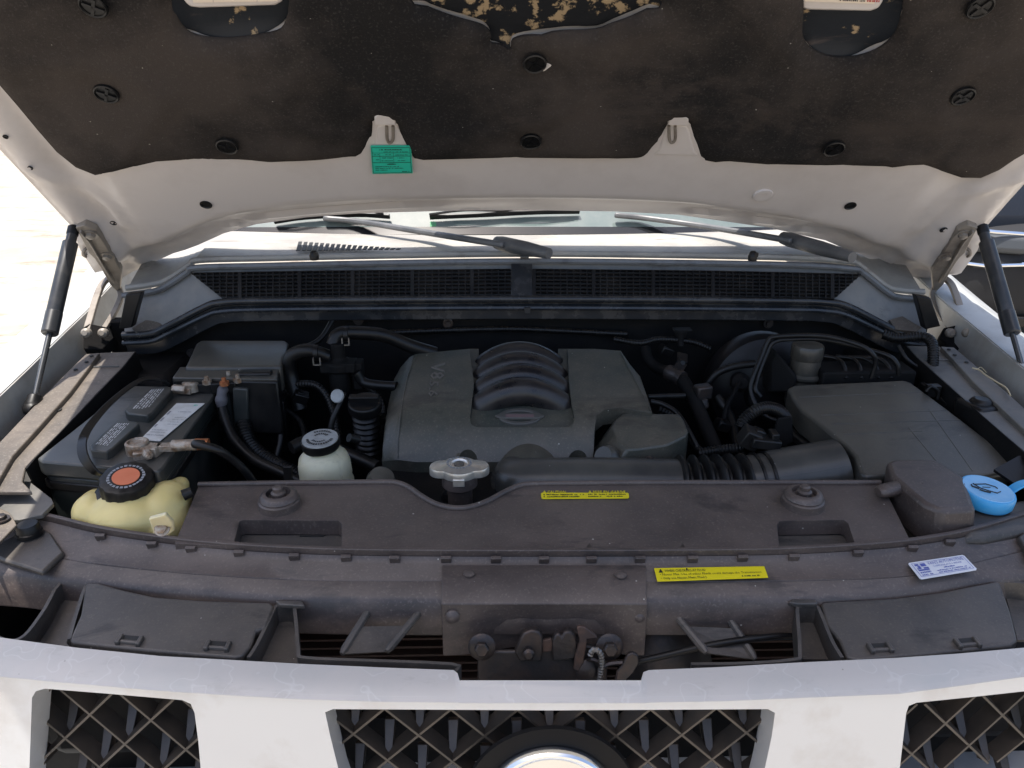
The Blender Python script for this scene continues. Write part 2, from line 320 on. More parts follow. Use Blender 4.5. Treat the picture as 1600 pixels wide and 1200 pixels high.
def corr(path, r0, r1, pitch, seg=12):
    """corrugated tube along a path"""
    L = [0]
    for a, b in zip(path, path[1:]): L.append(L[-1]+(b-a).length)
    N = max(8, int(L[-1]/pitch*6)); pts, rr = [], []
    for i in range(N+1):
        t = L[-1]*i/N; k = 0
        while k < len(L)-2 and L[k+1] < t: k += 1
        f = (t-L[k])/max(L[k+1]-L[k], 1e-9); pts.append(path[k].lerp(path[k+1], f))
        rr.append(r0+(r1-r0)*(0.5+0.5*math.sin(2*math.pi*t/pitch)))
    return tube(pts, rr, seg)
def lathe(prof, org, axis=(0, 0, 1), seg=28, lobes=0, lobe_amp=0.0):
    org = V(org); ax = V(axis).normalized(); u, v = frame_of(ax); vs, fs = [], []
    for r, h in prof:
        for k in range(seg):
            a = 2*math.pi*k/seg; q = r*(1+(lobe_amp*(1 if math.sin(lobes*a) > 0.3 else 0) if lobes else 0))
            vs.append(org+ax*h+(u*math.cos(a)+v*math.sin(a))*q)
    for i in range(len(prof)-1):
        for k in range(seg): a, b = i*seg+k, i*seg+(k+1) % seg; fs.append((a, b, b+seg, a+seg))
    fs += [tuple(range(seg))[::-1], tuple((len(prof)-1)*seg+k for k in range(seg))]
    return vs, fs
def box(c, s, rz=0.0, rx=0.0, ry=0.0):
    m = Matrix.Translation(V(c)) @ Matrix.Rotation(rz, 4, 'Z') @ Matrix.Rotation(ry, 4, 'Y') @ Matrix.Rotation(rx, 4, 'X')
    vs = [m @ V((s[0]/2*a, s[1]/2*b, s[2]/2*d)) for d in (-1, 1) for a, b in ((-1, -1), (1, -1), (1, 1), (-1, 1))]
    return vs, [(3, 2, 1, 0), (4, 5, 6, 7), (0, 1, 5, 4), (1, 2, 6, 5), (2, 3, 7, 6), (3, 0, 4, 7)]
def bar(a, b, wdt, th, upv=(0, 0, 1)):
    """rectangular bar from a to b; wdt along the side direction, th along up"""
    a, b = V(a), V(b); d = (b-a).normalized(); s = d.cross(V(upv)).normalized(); u = s.cross(d).normalized()
    vs = []
    for p in (a, b):
        for i, j in ((-1, -1), (1, -1), (1, 1), (-1, 1)): vs.append(p+s*(wdt/2*i)+u*(th/2*j))
    return vs, [(0, 1, 2, 3), (7, 6, 5, 4), (0, 4, 5, 1), (1, 5, 6, 2), (2, 6, 7, 3), (3, 7, 4, 0)]
def ribbon(pts, side, wdt, th):
    """flat band along pts: side(i)->vector across"""
    pts = [V(p) for p in pts]; n = len(pts); vs, fs = [], []
    for i, p in enumerate(pts):
        d = (pts[min(i+1, n-1)]-pts[max(i-1, 0)]).normalized(); s = V(side(i/(n-1))).normalized(); s = (s-d*s.dot(d)).normalized(); u = s.cross(d).normalized()
        ww = wdt(i/(n-1)) if callable(wdt) else wdt
        for a, b in ((-1, -1), (1, -1), (1, 1), (-1, 1)): vs.append(p+s*(ww/2*a)+u*(th/2*b))
    for i in range(n-1):
        for k in range(4): a, b = i*4+k, i*4+(k+1) % 4; fs.append((a, b, b+4, a+4))
    fs += [(3, 2, 1, 0), tuple((n-1)*4+k for k in range(4))]
    return vs, fs
def wall(pxs, S, drop, th, n=0):
    """thin standing wall whose top edge follows the measured line pxs on surface S"""
    pts = [hit(x, y, S) for x, y in pxs]
    if n: pts = smooth_path(pts, n)
    c = [p-V((0, 0, drop/2)) for p in pts]
    return ribbon(c, lambda t: (0, 0, 1), drop, th)
def bolt(p, r, axis=(0, 0, 1), flange=1.5):
    hd = lathe([(r*flange, 0), (r*flange, r*0.25)], p, axis, 20); hx = lathe([(r, r*0.2), (r, r*0.85), (r*0.85, r*0.95)], p, axis, 6)
    return merge(hd, hx)
_tc = {}
def text2d(s, h):
    """lettering as flat polygons, cap height h, origin at the left of the baseline"""
    cu = bpy.data.curves.new('t', 'FONT'); cu.body = s; cu.size = h/0.70; cu.resolution_u = 1
    ob = bpy.data.objects.new('t', cu); me = bpy.data.meshes.new_from_object(ob)
    vs = [V((v.co.x, v.co.y)) for v in me.vertices]; fs = [tuple(p.vertices) for p in me.polygons]
    bpy.data.objects.remove(ob); bpy.data.curves.remove(cu); bpy.data.meshes.remove(me)
    return vs, fs
def sticker(name, quad, S, nrm, items, mats, parent, label=None, th=0.0012, aspect=None, rnd=0.0):
    """flat label: quad = TL,TR,BR,BL in photo pixels lying on surface S. items = (kind, material index, ...) in label units (0..W, 0..1)"""
    nrm = V(nrm).normalized(); tl, tr, br, bl = [V(q) for q in quad]
    a3 = [hit(*q, S) for q in quad]; W = aspect or ((a3[1]-a3[0]).length/(a3[3]-a3[0]).length)
    def m(u, v, lift):                                     # v = 0 bottom, 1 top
        u /= W; q = (tl*(1-u)+tr*u)*v+(bl*(1-u)+br*u)*(1-v)
        return hit(q.x, q.y, S)+nrm*lift
    k = rnd
    if k: ol = [(k, 0), (W-k, 0), (W, k), (W, 1-k), (W-k, 1), (k, 1), (0, 1-k), (0, k)]
    else: ol = [(0, 0), (W/2, 0), (W, 0), (W, 1), (W/2, 1), (0, 1)]
    base = solid([m(u, v, th) for u, v in ol], [tuple(range(len(ol)))], nrm*(-th*0.9))
    ds = [base]; lift = th+0.0006
    for it in items:
        kind, mi = it[0], it[1]
        if kind == 'text':
            _, _, s, u, v, h, *rest = it; wmax = rest[0] if rest else None
            vs, fs = text2d(s, h)
            if not vs: continue
            tw = max(p.x for p in vs); sx = (wmax/tw) if wmax else 1.0
            ds.append(withmat(([m(u+p.x*sx, v+p.y, lift) for p in vs], fs), mi))
        elif kind == 'bar':
            _, _, u0, v0, u1, v1 = it
            ds.append(withmat(([m(u0, v0, lift), m(u1, v0, lift), m(u1, v1, lift), m(u0, v1, lift)], [(0, 1, 2, 3)]), mi))
        elif kind == 'tri':
            _, _, u, v, h = it
            ds.append(withmat(([m(u, v, lift), m(u+h*1.1, v, lift), m(u+h*0.55, v+h, lift)], [(0, 1, 2)]), mi))
        elif kind == 'scrib':                               # illegible line of fine print
            _, _, u0, v0, u1, h = it; u = u0; rg = random.Random(int(u0*977+v0*331))
            while u < u1:
                ww = rg.uniform(0.4, 1.1)*h
                if rg.random() < 0.82:
                    hh = h*rg.uniform(0.55, 1.0)
                    ds.append(withmat(([m(u, v0, lift), m(min(u+ww*0.72, u1), v0, lift), m(min(u+ww*0.72, u1), v0+hh, lift), m(u, v0+hh, lift)], [(0, 1, 2, 3)]), mi))
                u += ww
    return obj(name, merge(*ds), mats[0], parent, label, extra=mats[1:])

# ================================================================== setting
def groundmesh():
    s = 60; return [V((-s, -s, 0)), V((s, -s, 0)), V((s, s, 0)), V((-s, s, 0))], [(0, 1, 2, 3)]
g = obj('ground', groundmesh(), M_ground); g['kind'] = 'structure'

CAR = thing('car', 'silver car with its bonnet propped open over a dusty engine bay', 'car', (0, 1.9, 0))

# ------------------------------------------------------------------ bonnet
HB = R(45); HC, HS = math.cos(HB), math.sin(HB); HY0 = 1.568
def hz0(x): return 1.183+0.078*(1-min(1.2, (x/0.874)**2))
HN = V((0, -HS, -HC))
def hood_pt(x, s, h=0.0): return V((x, HY0-s*HC, hz0(x)+s*HS))+HN*h
def HSurf(h=0.0):
    return lambda p: ((p.z+HC*h)-(hz0(p.x)+(HY0-(p.y+HS*h))*HS/HC))
def huv(px, py):
    p = hit(px, py, HSurf()); return V((p.x, (HY0-p.y)/HC))
rear_px = [(185, 454), (192, 436), (205, 428), (230, 418), (270, 402), (310, 385), (350, 367), (400, 353), (480, 342), (560, 336), (700, 332), (830, 331), (960, 333),
           (1060, 338), (1130, 348), (1200, 358), (1290, 378), (1340, 400), (1385, 420), (1430, 436), (1452, 446), (1460, 455)]
lside_px = [(0, 236), (60, 300), (112, 356), (128, 385), (150, 420), (170, 440)]
rside_px = [(1475, 442), (1500, 420), (1525, 385), (1541, 356), (1580, 312), (1600, 290)]
def huvh(px, py, h):
    p = hit(px, py, HSurf(h))-HN*h; return V((p.x, (HY0-p.y)/HC))
rear = [huvh(*p, -0.034) for p in rear_px]; ls = [huv(*p) for p in lside_px]; rs = [huv(*p) for p in rside_px]
front = [V((0.84, 1.22)), V((0.80, 1.37)), V((0.60, 1.445)), V((0.30, 1.48)), V((0, 1.49)), V((-0.30, 1.48)), V((-0.60, 1.445)), V((-0.80, 1.37)), V((-0.84, 1.22))]  # unseen front edge lengthened so its shadow covers the grille ledge
outl = ls+rear+rs+front
rear_tab = sorted([(p.x, p.y) for p in rear])
beads = [[huv(*p) for p in smooth2] for smooth2 in (
    [(40, 250), (62, 262), (100, 278), (140, 297), (172, 320), (196, 352)],
    [(1590, 268), (1560, 280), (1520, 292), (1485, 308), (1456, 335), (1432, 358)],
    [(165, 352), (180, 385), (192, 420)], [(1485, 352), (1470, 385), (1458, 420)])]
lpath = [huv(*p) for p in [(0, 236), (60, 300), (112, 356)]]; rpath = [huv(*p) for p in [(1541, 356), (1580, 312), (1600, 290)]]
lpath = [V((-0.84, 1.20))]+lpath; rpath = rpath+[V((0.84, 1.20))]
insul_px = [(0, 128), (30, 165), (60, 200), (90, 232), (120, 256), (150, 268), (178, 262), (210, 252), (300, 248), (420, 247), (500, 244), (560, 242), (570, 236), (578, 222), (582, 198), (583, 182),
            (590, 178), (612, 178), (622, 184), (628, 205), (636, 224), (648, 239), (662, 242), (800, 241), (1000, 242), (1012, 237), (1028, 214), (1036, 196), (1044, 181), (1052, 178), (1072, 179),
            (1078, 186), (1080, 205), (1086, 232), (1093, 244), (1200, 250), (1300, 253), (1400, 253), (1440, 254), (1470, 261), (1500, 270), (1530, 270), (1560, 258), (1600, 232)]
insul = [huv(*p) for p in insul_px]+[V((0.735, 0.72)), V((0.735, 1.0)), V((0.63, 1.14)), V((0.34, 1.24)), V((-0.34, 1.24)), V((-0.63, 1.14)), V((-0.735, 1.0)), V((-0.735, 0.72))]
hole_px = [[(268, -90), (268, 0), (276, 22), (288, 40), (306, 50), (340, 55), (380, 53), (415, 47), (440, 36), (449, 18), (452, 0), (452, -90), (360, -120)],
           [(640, -10), (668, 5), (700, 18), (735, 28), (757, 36), (767, 48), (766, 62), (782, 66), (797, 75), (801, 58), (830, 50), (880, 44), (930, 42), (955, 32), (985, 20), (1010, 8), (1035, -4), (1040, -120), (840, -170), (630, -120)],
           [(1254, -90), (1254, 0), (1252, 40), (1256, 58), (1268, 72), (1290, 82), (1320, 84), (1348, 79), (1375, 66), (1396, 45), (1405, 20), (1409, 0), (1409, -90), (1330, -120)]]
holes_uv = [[huv(*p) for p in smooth_path([V((a, b, 0)) for a, b in hp], 3, True) for p in [(p.x, p.y)]] for hp in hole_px]
def sstep(a, b, x):
    t = max(0.0, min(1.0, (x-a)/(b-a))); return t*t*(3-2*t)
def hood_h(q):
    d = q.y-interp(rear_tab, q.x)
    if abs(q.x) > 0.78: d = max(d, 0.0)
    h = -0.016+0.007*sstep(0.012, 0.018, d)-0.006*sstep(0.024, 0.030, d)+0.007*sstep(0.034, 0.040, d)+0.040*sstep(0.048, 0.108, d)-0.022
    for b in beads: h += 0.008*math.exp(-(pdist(q, b)/0.010)**2)
    e = min(pdist(q, lpath), pdist(q, rpath))
    h += -0.012*(1-sstep(0.010, 0.016, e))+0.004*math.exp(-((e-0.03)/0.008)**2)
    h -= 0.016*sstep(0.67, 0.78, abs(q.x))*(1-sstep(0.02, 0.05, abs(abs(q.x)-0.735)))
    for hu in pocket_c:
        dd = max(abs(q.x-hu[0].x)/hu[1], abs(q.y-hu[0].y)/hu[2]); h -= 0.018*(1-sstep(0.8, 1.15, dd))
    return h
pocket_c = []
for hu in holes_uv:
    xs = [p.x for p in hu]; ys = [p.y for p in hu]
    pocket_c.append((V(((min(xs)+max(xs))/2, (min(ys)+max(ys))/2)), (max(xs)-min(xs))/2*1.04, (max(ys)-min(ys))/2*1.04))
v2, hf = tri_fill(outl, (), 0.0130)
hv = [hood_pt(p.x, p.y, hood_h(p)) for p in v2]
HOOD = obj('hood', solid(hv, hf, [HN*(-0.056-hood_h(p)) for p in v2]), M_hoodpaint, CAR, 'open silver hood seen from below, bare beige paint along its rear edge', sharp=50)
# insulation pad
v2, pf = tri_fill(insul, holes_uv, 0.014)
edge_n = len(insul)+sum(len(h) for h in holes_uv)
clip_uv = [huv(*c) for c in ((170, 132), (357, 215), (835, 85), (829, 208), (1300, 219), (1500, 136), (1526, -4), (150, -6))]
def pad_h(i, p):
    n = noise.noise(V((p.x*7, p.y*7, 3)))*0.007+noise.noise(V((p.x*22, p.y*22, 1)))*0.0015
    e = pdist(p, insul+insul[:1]) if True else 0
    for h in holes_uv: e = min(e, pdist(p, h+h[:1]))
    for c in clip_uv: n -= 0.006*math.exp(-((p-c).length/0.035)**2)
    rd = 1-abs(noise.noise(V((p.x*3.1+5, p.y*5.2, 7)))); n += 0.005*max(0, (rd-0.86)/0.14)**2
    return 0.008+n+0.010*sstep(0.0, 0.016, e)
pv = [hood_pt(p.x, p.y, pad_h(i, p)) for i, p in enumerate(v2)]
obj('insulation_pad', solid(pv, pf, HN*-0.004), M_insul, HOOD, 'sooty dark felt pad under the hood with three torn cutouts', sharp=60)
# pad clips
clipc = [(170, 132), (357, 215), (835, 85), (829, 208), (1300, 219), (1500, 136), (1526, -4), (150, -6)]
for cx, cy in clipc:
    q = huv(cx, cy); c = hood_pt(q.x, q.y, 0.0165)
    d = lathe([(0.0175, 0), (0.0172, 0.003), (0.0155, 0.0042), (0.0140, 0.0030), (0.0138, 0.0018)], c, HN, 26)
    ribs = []
    for a in (0.5, 2.07):
        u, v = frame_of(HN); dr = u*math.cos(a)+v*math.sin(a); ribs.append(bar(c+HN*0.003-dr*0.013, c+HN*0.003+dr*0.013, 0.004, 0.0025, HN))
    obj('pad_clip', merge(d, *ribs), M_rubber, HOOD)
# stained pocket floors seen through the cutouts
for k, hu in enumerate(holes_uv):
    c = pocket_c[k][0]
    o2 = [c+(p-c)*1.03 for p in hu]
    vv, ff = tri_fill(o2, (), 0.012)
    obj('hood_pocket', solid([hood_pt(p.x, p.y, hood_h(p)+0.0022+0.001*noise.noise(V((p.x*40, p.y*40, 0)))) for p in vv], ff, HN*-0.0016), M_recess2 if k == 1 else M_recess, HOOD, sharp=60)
HS20 = HSurf(0.004)
def plateau(pxs, h0, h1, material, name, bev=0.004):
    vs = [hit(x, y, HSurf(h1)) for x, y in pxs]
    return obj(name, solid(vs, [tuple(range(len(vs)))], HN*(h0-h1)), material, HOOD, bevel=bev)
plateau([(286, -60), (286, 2), (296, 12), (312, 14), (430, 10), (442, 4), (446, -60)], -0.02, 0.006, M_hoodpaint, 'label_plate')
plateau([(1250, -60), (1252, 14), (1262, 17), (1360, 19), (1374, 14), (1380, 4), (1382, -60)], -0.02, 0.006, M_hoodpaint, 'label_plate')
sticker('hood_label', [(300, -50), (440, -50), (434, 1), (302, 3)], HSurf(0.0075), HN, [('bar', 1, 0.5, 0, 0.51, 1), ('bar', 1, 1.6, 0, 1.61, 1)], (M_cream, M_greyink), HOOD)
sticker('hood_label', [(1256, -50), (1372, -50), (1366, 5), (1257, 1)], HSurf(0.0075), HN, [('scrib', 1, 0.9, 0.06, 1.55, 0.05), ('scrib', 2, 1.6, 0.06, 2.0, 0.07), ('bar', 1, 0.25, 0.08, 0.4, 0.2)], (M_cream, M_ink, M_redink), HOOD)
# striker tabs poking through the pad notches
for cx, sgn in ((612, 1), (1057, -1)):
    S = HSurf(0.010)
    tp = [(584, 236), (588, 206), (590, 197), (601, 195), (620, 196), (627, 206), (640, 234), (648, 243), (578, 243)] if sgn > 0 else [(1022, 243), (1030, 234), (1038, 206), (1042, 197), (1060, 195), (1074, 197), (1078, 208), (1085, 236), (1092, 244)]
    obj('striker_mount', sheet(tp, HSurf(0.012), HN*-0.012), M_hoodpaint, HOOD, bevel=0.003)
    tg = [(585, 196), (585, 184), (590, 179), (611, 179), (617, 185), (619, 196)] if sgn > 0 else [(1043, 196), (1046, 184), (1051, 179), (1071, 180), (1076, 186), (1076, 197)]
    obj('striker_tab', sheet(tg, HSurf(0.020), HN*-0.010), M_hoodpaint, HOOD, bevel=0.002)
    x0 = cx-3 if sgn > 0 else cx-7
    bd = [hit(x0-5, 197, HSurf(0.013)), hit(x0-4, 217, HSurf(0.013)), hit(x0, 223, HSurf(0.013)), hit(x0+5, 217, HSurf(0.013)), hit(x0+5, 197, HSurf(0.013))]
    obj('striker_loop', tube(smooth_path(bd, 5), 0.0026, 8), M_hinge, HOOD)
G_items = [('bar', 1, 0.03, 0.03, 0.045, 0.95), ('bar', 1, 1.37, 0.03, 1.385, 0.95), ('bar', 1, 0.03, 0.94, 1.385, 0.955), ('bar', 1, 0.03, 0.03, 1.385, 0.045), ('bar', 1, 0.03, 0.40, 1.385, 0.415),
           ('bar', 1, 0.03, 0.63, 1.385, 0.645), ('bar', 1, 0.30, 0.40, 0.31, 0.74), ('bar', 1, 0.78, 0.40, 0.79, 0.78), ('bar', 1, 0.03, 0.75, 1.385, 0.76), ('scrib', 1, 0.30, 0.85, 1.1, 0.05), ('scrib', 1, 0.45, 0.78, 1.3, 0.03),
           ('scrib', 1, 0.1, 0.68, 0.27, 0.03), ('scrib', 1, 0.5, 0.68, 0.7, 0.03), ('scrib', 1, 0.85, 0.67, 1.3, 0.03), ('scrib', 1, 0.35, 0.56, 0.75, 0.04), ('scrib', 1, 0.92, 0.56, 1.25, 0.03), ('scrib', 1, 0.1, 0.5, 0.27, 0.03),
           ('scrib', 1, 0.35, 0.46, 0.75, 0.03), ('scrib', 1, 0.92, 0.46, 1.2, 0.03), ('scrib', 1, 0.55, 0.33, 0.85, 0.05), ('scrib', 1, 0.12, 0.25, 0.95, 0.03), ('scrib', 1, 0.12, 0.19, 1.1, 0.03), ('scrib', 1, 0.12, 0.13, 0.55, 0.03), ('scrib', 1, 1.05, 0.07, 1.34, 0.03)]
sticker('emission_sticker', [(579, 227), (642, 227), (645, 270), (582, 271)], HSurf(0.0145), HN, G_items, (M_green, M_ink), HOOD, 'green emission label with black print on the hood edge', aspect=1.42)
# holes, plugs and dimple in the bare rim
for cx, cy, r, fl in ((323, 312, 0.0105, 0.55), (1327, 314, 0.0105, 0.55), (177, 349, 0.006, 0.6), (1472, 351, 0.007, 0.6), (12, 203, 0.004, 0.7), (51, 249, 0.004, 0.7)):
    q = huv(cx, cy); c = hood_pt(q.x, q.y, hood_h(q)+0.0012)
    obj('hole_plug', lathe([(r, -0.001), (r, 0.0008), (r*0.8, 0.0012), (r*0.7, -0.0005)], c, HN, 20), M_rubber, HOOD)
q = huv(1191, 298); obj('round_dimple', lathe([(0.019, -0.002), (0.017, 0.0025), (0.012, 0.0035), (0.006, 0.0025)], hood_pt(q.x, q.y, hood_h(q)), HN, 28), M_hoodpaint, HOOD)
for pts in ([(160, 382), (172, 400), (186, 432)], [(1490, 382), (1474, 404), (1462, 432)]):
    pass

# ------------------------------------------------------------------ hinges and gas struts
def hinge(sd):
    m = (lambda x: x) if sd < 0 else (lambda x: 1646-x)
    hp = [(118, 356), (132, 352), (150, 360), (166, 385), (182, 410), (190, 425), (188, 452), (182, 455), (172, 445), (158, 420), (148, 405), (138, 395), (130, 378)]
    pl = [hit(m(x), y, HSurf(0.022)) for x, y in hp]
    H = obj('hood_hinge', solid(pl, [tuple(range(len(pl)))], HN*-0.014), M_hinge, CAR, ('left' if sd < 0 else 'right')+' hood hinge, beige painted steel with curved arms', bevel=0.0015)
    # two curved arms down to the body bracket
    a1 = smooth_path([P(m(184), 446, Y=1.55), P(m(189), 462, Y=1.535), P(m(181), 484, Y=1.50), P(m(168), 506, Y=1.46), P(m(160), 518, Y=1.43)], 5)
    a2 = smooth_path([P(m(174), 432, Y=1.545), P(m(160), 444, Y=1.52), P(m(150), 468, Y=1.48), P(m(143), 492, Y=1.44), P(m(136), 516, Y=1.40)], 5)
    obj('hinge_arm', ribbon(a1, lambda t: (1, 0.1, 0.15), 0.011, 0.007), M_hinge, H, bevel=0.001)
    obj('hinge_arm', ribbon(a2, lambda t: (1, 0.1, 0.15), 0.013, 0.007), M_hinge, H, bevel=0.001)
    br = [P(m(128), 512, Y=1.395), P(m(140), 505, Y=1.41), P(m(172), 512, Y=1.43), P(m(178), 528, Y=1.43), P(m(160), 545, Y=1.385), P(m(130), 545, Y=1.37)]
    obj('hinge_bracket', solid(br, [tuple(range(6))], V((0.0, 0.01, -0.02))), M_deep, H, bevel=0.002)
    for x, y, YY in ((137, 520, 1.38), (163, 520, 1.41)):
        obj('hinge_pin', lathe([(0.009, 0), (0.009, 0.008), (0.005, 0.012)], P(m(x), y, Y=YY), (0, -1, 0.3), 14), M_hinge, H)
    for x, y in ((142, 366), (168, 400)):
        c = hit(m(x), y, HSurf(0.022)); obj('hinge_bolt', bolt(c, 0.0085, HN), M_hinge, H)
    rl = smooth_path([hit(m(x), y, HSurf(0.0235)) for x, y in ((126, 360), (140, 376), (152, 396), (166, 420), (178, 440))], 5)
    obj('hinge_web', ribbon(rl, lambda t: HN, 0.010, 0.003), M_hinge, H, bevel=0.0008)
    obj('stop_hook', tube(smooth_path([hit(m(136), 388, HSurf(0.012)), hit(m(131), 392, HSurf(0.016)), hit(m(130), 398, HSurf(0.016)), hit(m(134), 401, HSurf(0.012))], 4), 0.003, 8), M_hinge, H)
hinge(-1); hinge(1)
def gas_strut(top, mid, bot, sd):
    a, c = top, bot; t0, t1 = 0.0, 1.0
    for _ in range(30):
        t = (t0+t1)/2; v = a.lerp(c, t)-CAM; yy = 600-FPX*v.dot(UP)/v.dot(FW)
        if yy < mid: t0 = t
        else: t1 = t
    b = a.lerp(c, t)
    G = obj('gas_strut', merge(tube([a.lerp(b, 0.0), a.lerp(b, 0.12), a.lerp(b, 0.122), a.lerp(b, 0.98), b], [0.0088, 0.0088, 0.0128, 0.0128, 0.0105], 20)), M_strut, CAR, ('left' if sd < 0 else 'right')+' black gas strut holding the hood up')
    obj('rod', tube([b.lerp(a, 0.02), c], 0.0048, 12), M_rod, G)
    obj('end_collar', tube([a.lerp(b, 0.80), a.lerp(b, 0.803), a.lerp(b, 0.99), a.lerp(b, 1.0)], [0.0128, 0.0134, 0.0134, 0.0115], 20), M_strut, G)
    dn = (c-b).normalized()
    obj('ball_socket', merge(lathe([(0.006, -0.018), (0.011, -0.014), (0.0125, 0.0), (0.0125, 0.008), (0.009, 0.014)], c, dn, 18), lathe([(0.011, -0.010), (0.013, -0.005), (0.013, 0.006), (0.010, 0.010)], c+dn*0.008, (-sd*0.8, -0.5, 0), 18)), M_rubber, G)
    obj('ball_socket', lathe([(0.007, -0.012), (0.010, -0.006), (0.010, 0.008), (0.006, 0.012)], a, (a-b).normalized(), 16), M_rubber, G)
    obj('ball_stud', tube([c+V((-sd*0.004, 0.002, -0.006)), c+V((-sd*0.02, 0.01, -0.045))], [0.006, 0.008], 10), M_darksteel, G)
gas_strut(hit(114, 362, HSurf(0.02)), 522, P(52, 632, Y=1.155), -1)
gas_strut(hit(1536, 360, HSurf(0.02)), 522, P(1613, 630, Y=1.155), 1)

# ------------------------------------------------------------------ fenders and inner aprons
def mx(p): return V((-p.x, p.y, p.z))
AZ = ZP(1.085, 0.10, 1.0)
L_out = [(-60, 740), (0, 690), (40, 648), (90, 596), (134, 553), (156, 551), (110, 612), (60, 668), (20, 712), (-8, 760), (-60, 800)]
L_in = [(156, 551), (212, 549), (196, 570), (150, 618), (100, 670), (55, 716), (40, 730), (35, 752), (50, 768), (-10, 768), (8, 730), (20, 712), (60, 668), (110, 612)]
def apron(sd):
    f = (lambda p: p) if sd < 0 else mx
    W = 'left' if sd < 0 else 'right'
    t = lambda pl, S, e: (lambda d: ([f(v) for v in d[0]], d[1]))(sheet(pl, S, e))
    A = obj('apron_rail', t(L_in, AZ, (0, 0, -0.006)), M_apron if sd < 0 else M_grime, CAR, W+' inner apron rail, dusty painted steel beside the engine bay', bevel=0.0015)
    obj('rail_flange', t(L_out, ZP(1.093, 0.10, 1.0), (0, 0, -0.010)), M_apron if sd < 0 else M_grime, A, bevel=0.0015)
    # fender inner upright flange and the fender's top
    up = [hit(-60, 725, AZ), hit(0, 672, AZ), hit(60, 610, AZ), hit(118, 548, AZ), hit(150, 515, AZ), hit(180, 480, AZ)]
    up = [f(p) for p in up]
    wl = V((-0.012*(-sd), 0, 0.036)) if sd > 0 else V((-0.012, 0, 0.036))
    wl = V((sd*0.012, 0, 0.038))
    low = [p+V((0, 0, -0.04)) for p in up]; hi = [p+wl for p in up]; o1 = [p+V((sd*0.05, 0, 0.006)) for p in hi]; o2 = [p+V((sd*0.12, 0, -0.03)) for p in hi]; o3 = [p+V((sd*0.17, 0, -0.16)) for p in hi]; o4 = [p+V((sd*0.175, 0, -0.5)) for p in hi]
    # carry the fender on behind the hinge
    rows = [low, hi, o1, o2, o3, o4]
    for r_ in rows: r_.append(r_[-1]+V((-sd*-0.01, 0.35, 0.06)))
    n = len(up)+1 if len(low) != len(up) else len(low)
    n = len(low); vs = [p for r_ in rows for p in r_]
    fs = [(i*n+j, i*n+j+1, (i+1)*n+j+1, (i+1)*n+j) for i in range(len(rows)-1) for j in range(n-1)]
    F = obj('fender', solid(vs, fs, V((-sd*0.002, 0, -0.002))), M_fender, CAR, W+' silver front fender beside the engine bay', sharp=50)
    # inner wall going down into the bay
    edge = [hit(212, 549, AZ), hit(196, 570, AZ), hit(150, 618, AZ), hit(100, 670, AZ), hit(55, 716, AZ), hit(42, 732, AZ)]
    edge = [f(p) for p in edge]
    v = edge+[p+V((-sd*0.01, 0, -0.05)) for p in edge]+[p+V((sd*0.03, 0, -0.34)) for p in edge]; n = len(edge)
    fs = [(i*n+j, i*n+j+1, (i+1)*n+j+1, (i+1)*n+j) for i in range(2) for j in range(n-1)]
    obj('apron_wall', solid(v, fs, V((sd*0.003, 0, 0))), M_deep, A, sharp=50)
    for x, y in ((89, 640),):
        c = f(hit(x, y, ZP(1.0865, 0.10, 1.0))); obj('drain_hole', lathe([(0.007, -0.001), (0.007, 0.0005)], c, (0, 0, 1), 18), M_ink, A)
    for x, y in ((143, 556), (135, 565), (118, 577)):
        c = f(hit(x, y, ZP(1.0945, 0.10, 1.0))); obj('clip_hole', lathe([(0.0035, -0.001), (0.003, 0.0009)], c, (0, 0, 1), 12), M_ink, A)
    seam = [f(hit(x, y, ZP(1.0872, 0.10, 1.0))) for x, y in ((186, 572), (146, 573))]
    obj('panel_seam', tube(seam, 0.0012, 6), M_grime, A)
apron(-1); apron(1)
# front corner brackets
AF = ZP(1.055, 0.10, 0.9)
obj('corner_bracket', sheet([(-20, 752), (8, 750), (46, 752), (80, 778), (84, 786), (66, 804), (30, 812), (-20, 812)], AF, (0, 0, -0.006)), M_grime, CAR, 'dusty grey bracket at the left front corner of the bay', bevel=0.001)
cb = obj('corner_panel', sheet([(-30, 790), (0, 794), (14, 800), (20, 808), (26, 820), (-4, 850), (-30, 860)], ZP(1.06), (0, 0, -0.004)), M_apron, CAR, 'sunlit tan panel corner with one bolt, left front', bevel=0.001)
obj('corner_bolt', bolt(hit(2, 812, ZP(1.062)), 0.007), M_darksteel, cb)
# dark bay surroundings
bay = [box((0, 1.12, 0.70), (1.8, 1.1, 0.02)), box((0, 1.475, 0.95), (1.64, 0.03, 0.40)), box((0, 1.53, 0.70), (1.6, 0.1, 0.5))]
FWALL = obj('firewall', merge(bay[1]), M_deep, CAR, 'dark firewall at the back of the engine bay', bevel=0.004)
obj('engine_block', merge(box((0.0, 1.20, 0.86), (0.50, 0.46, 0.28)), box((-0.18, 1.05, 0.88), (0.16, 0.2, 0.16)), box((0.16, 1.05, 0.86), (0.2, 0.2, 0.14)), lathe([(0.075, 0), (0.085, 0.01), (0.085, 0.03), (0.07, 0.04)], (0.08, 0.99, 0.86), (0, -1, 0), 24)), M_deep, CAR, 'grimy engine block below the plastic cover, shade-black in colour', bevel=0.01)
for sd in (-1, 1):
    obj('dark_gap_filler', merge(box((sd*0.80, 1.40, 0.95), (0.30, 0.16, 0.27))), M_deep, CAR, bevel=0.02)  # dark box added to close a bright gap beside the cowl
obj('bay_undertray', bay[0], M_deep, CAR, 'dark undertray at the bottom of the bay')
for xx in (-0.76, 0.78): obj('front_inner_wall', box((xx, 0.86, 0.84), (0.02, 0.5, 0.36)), M_deep, CAR)

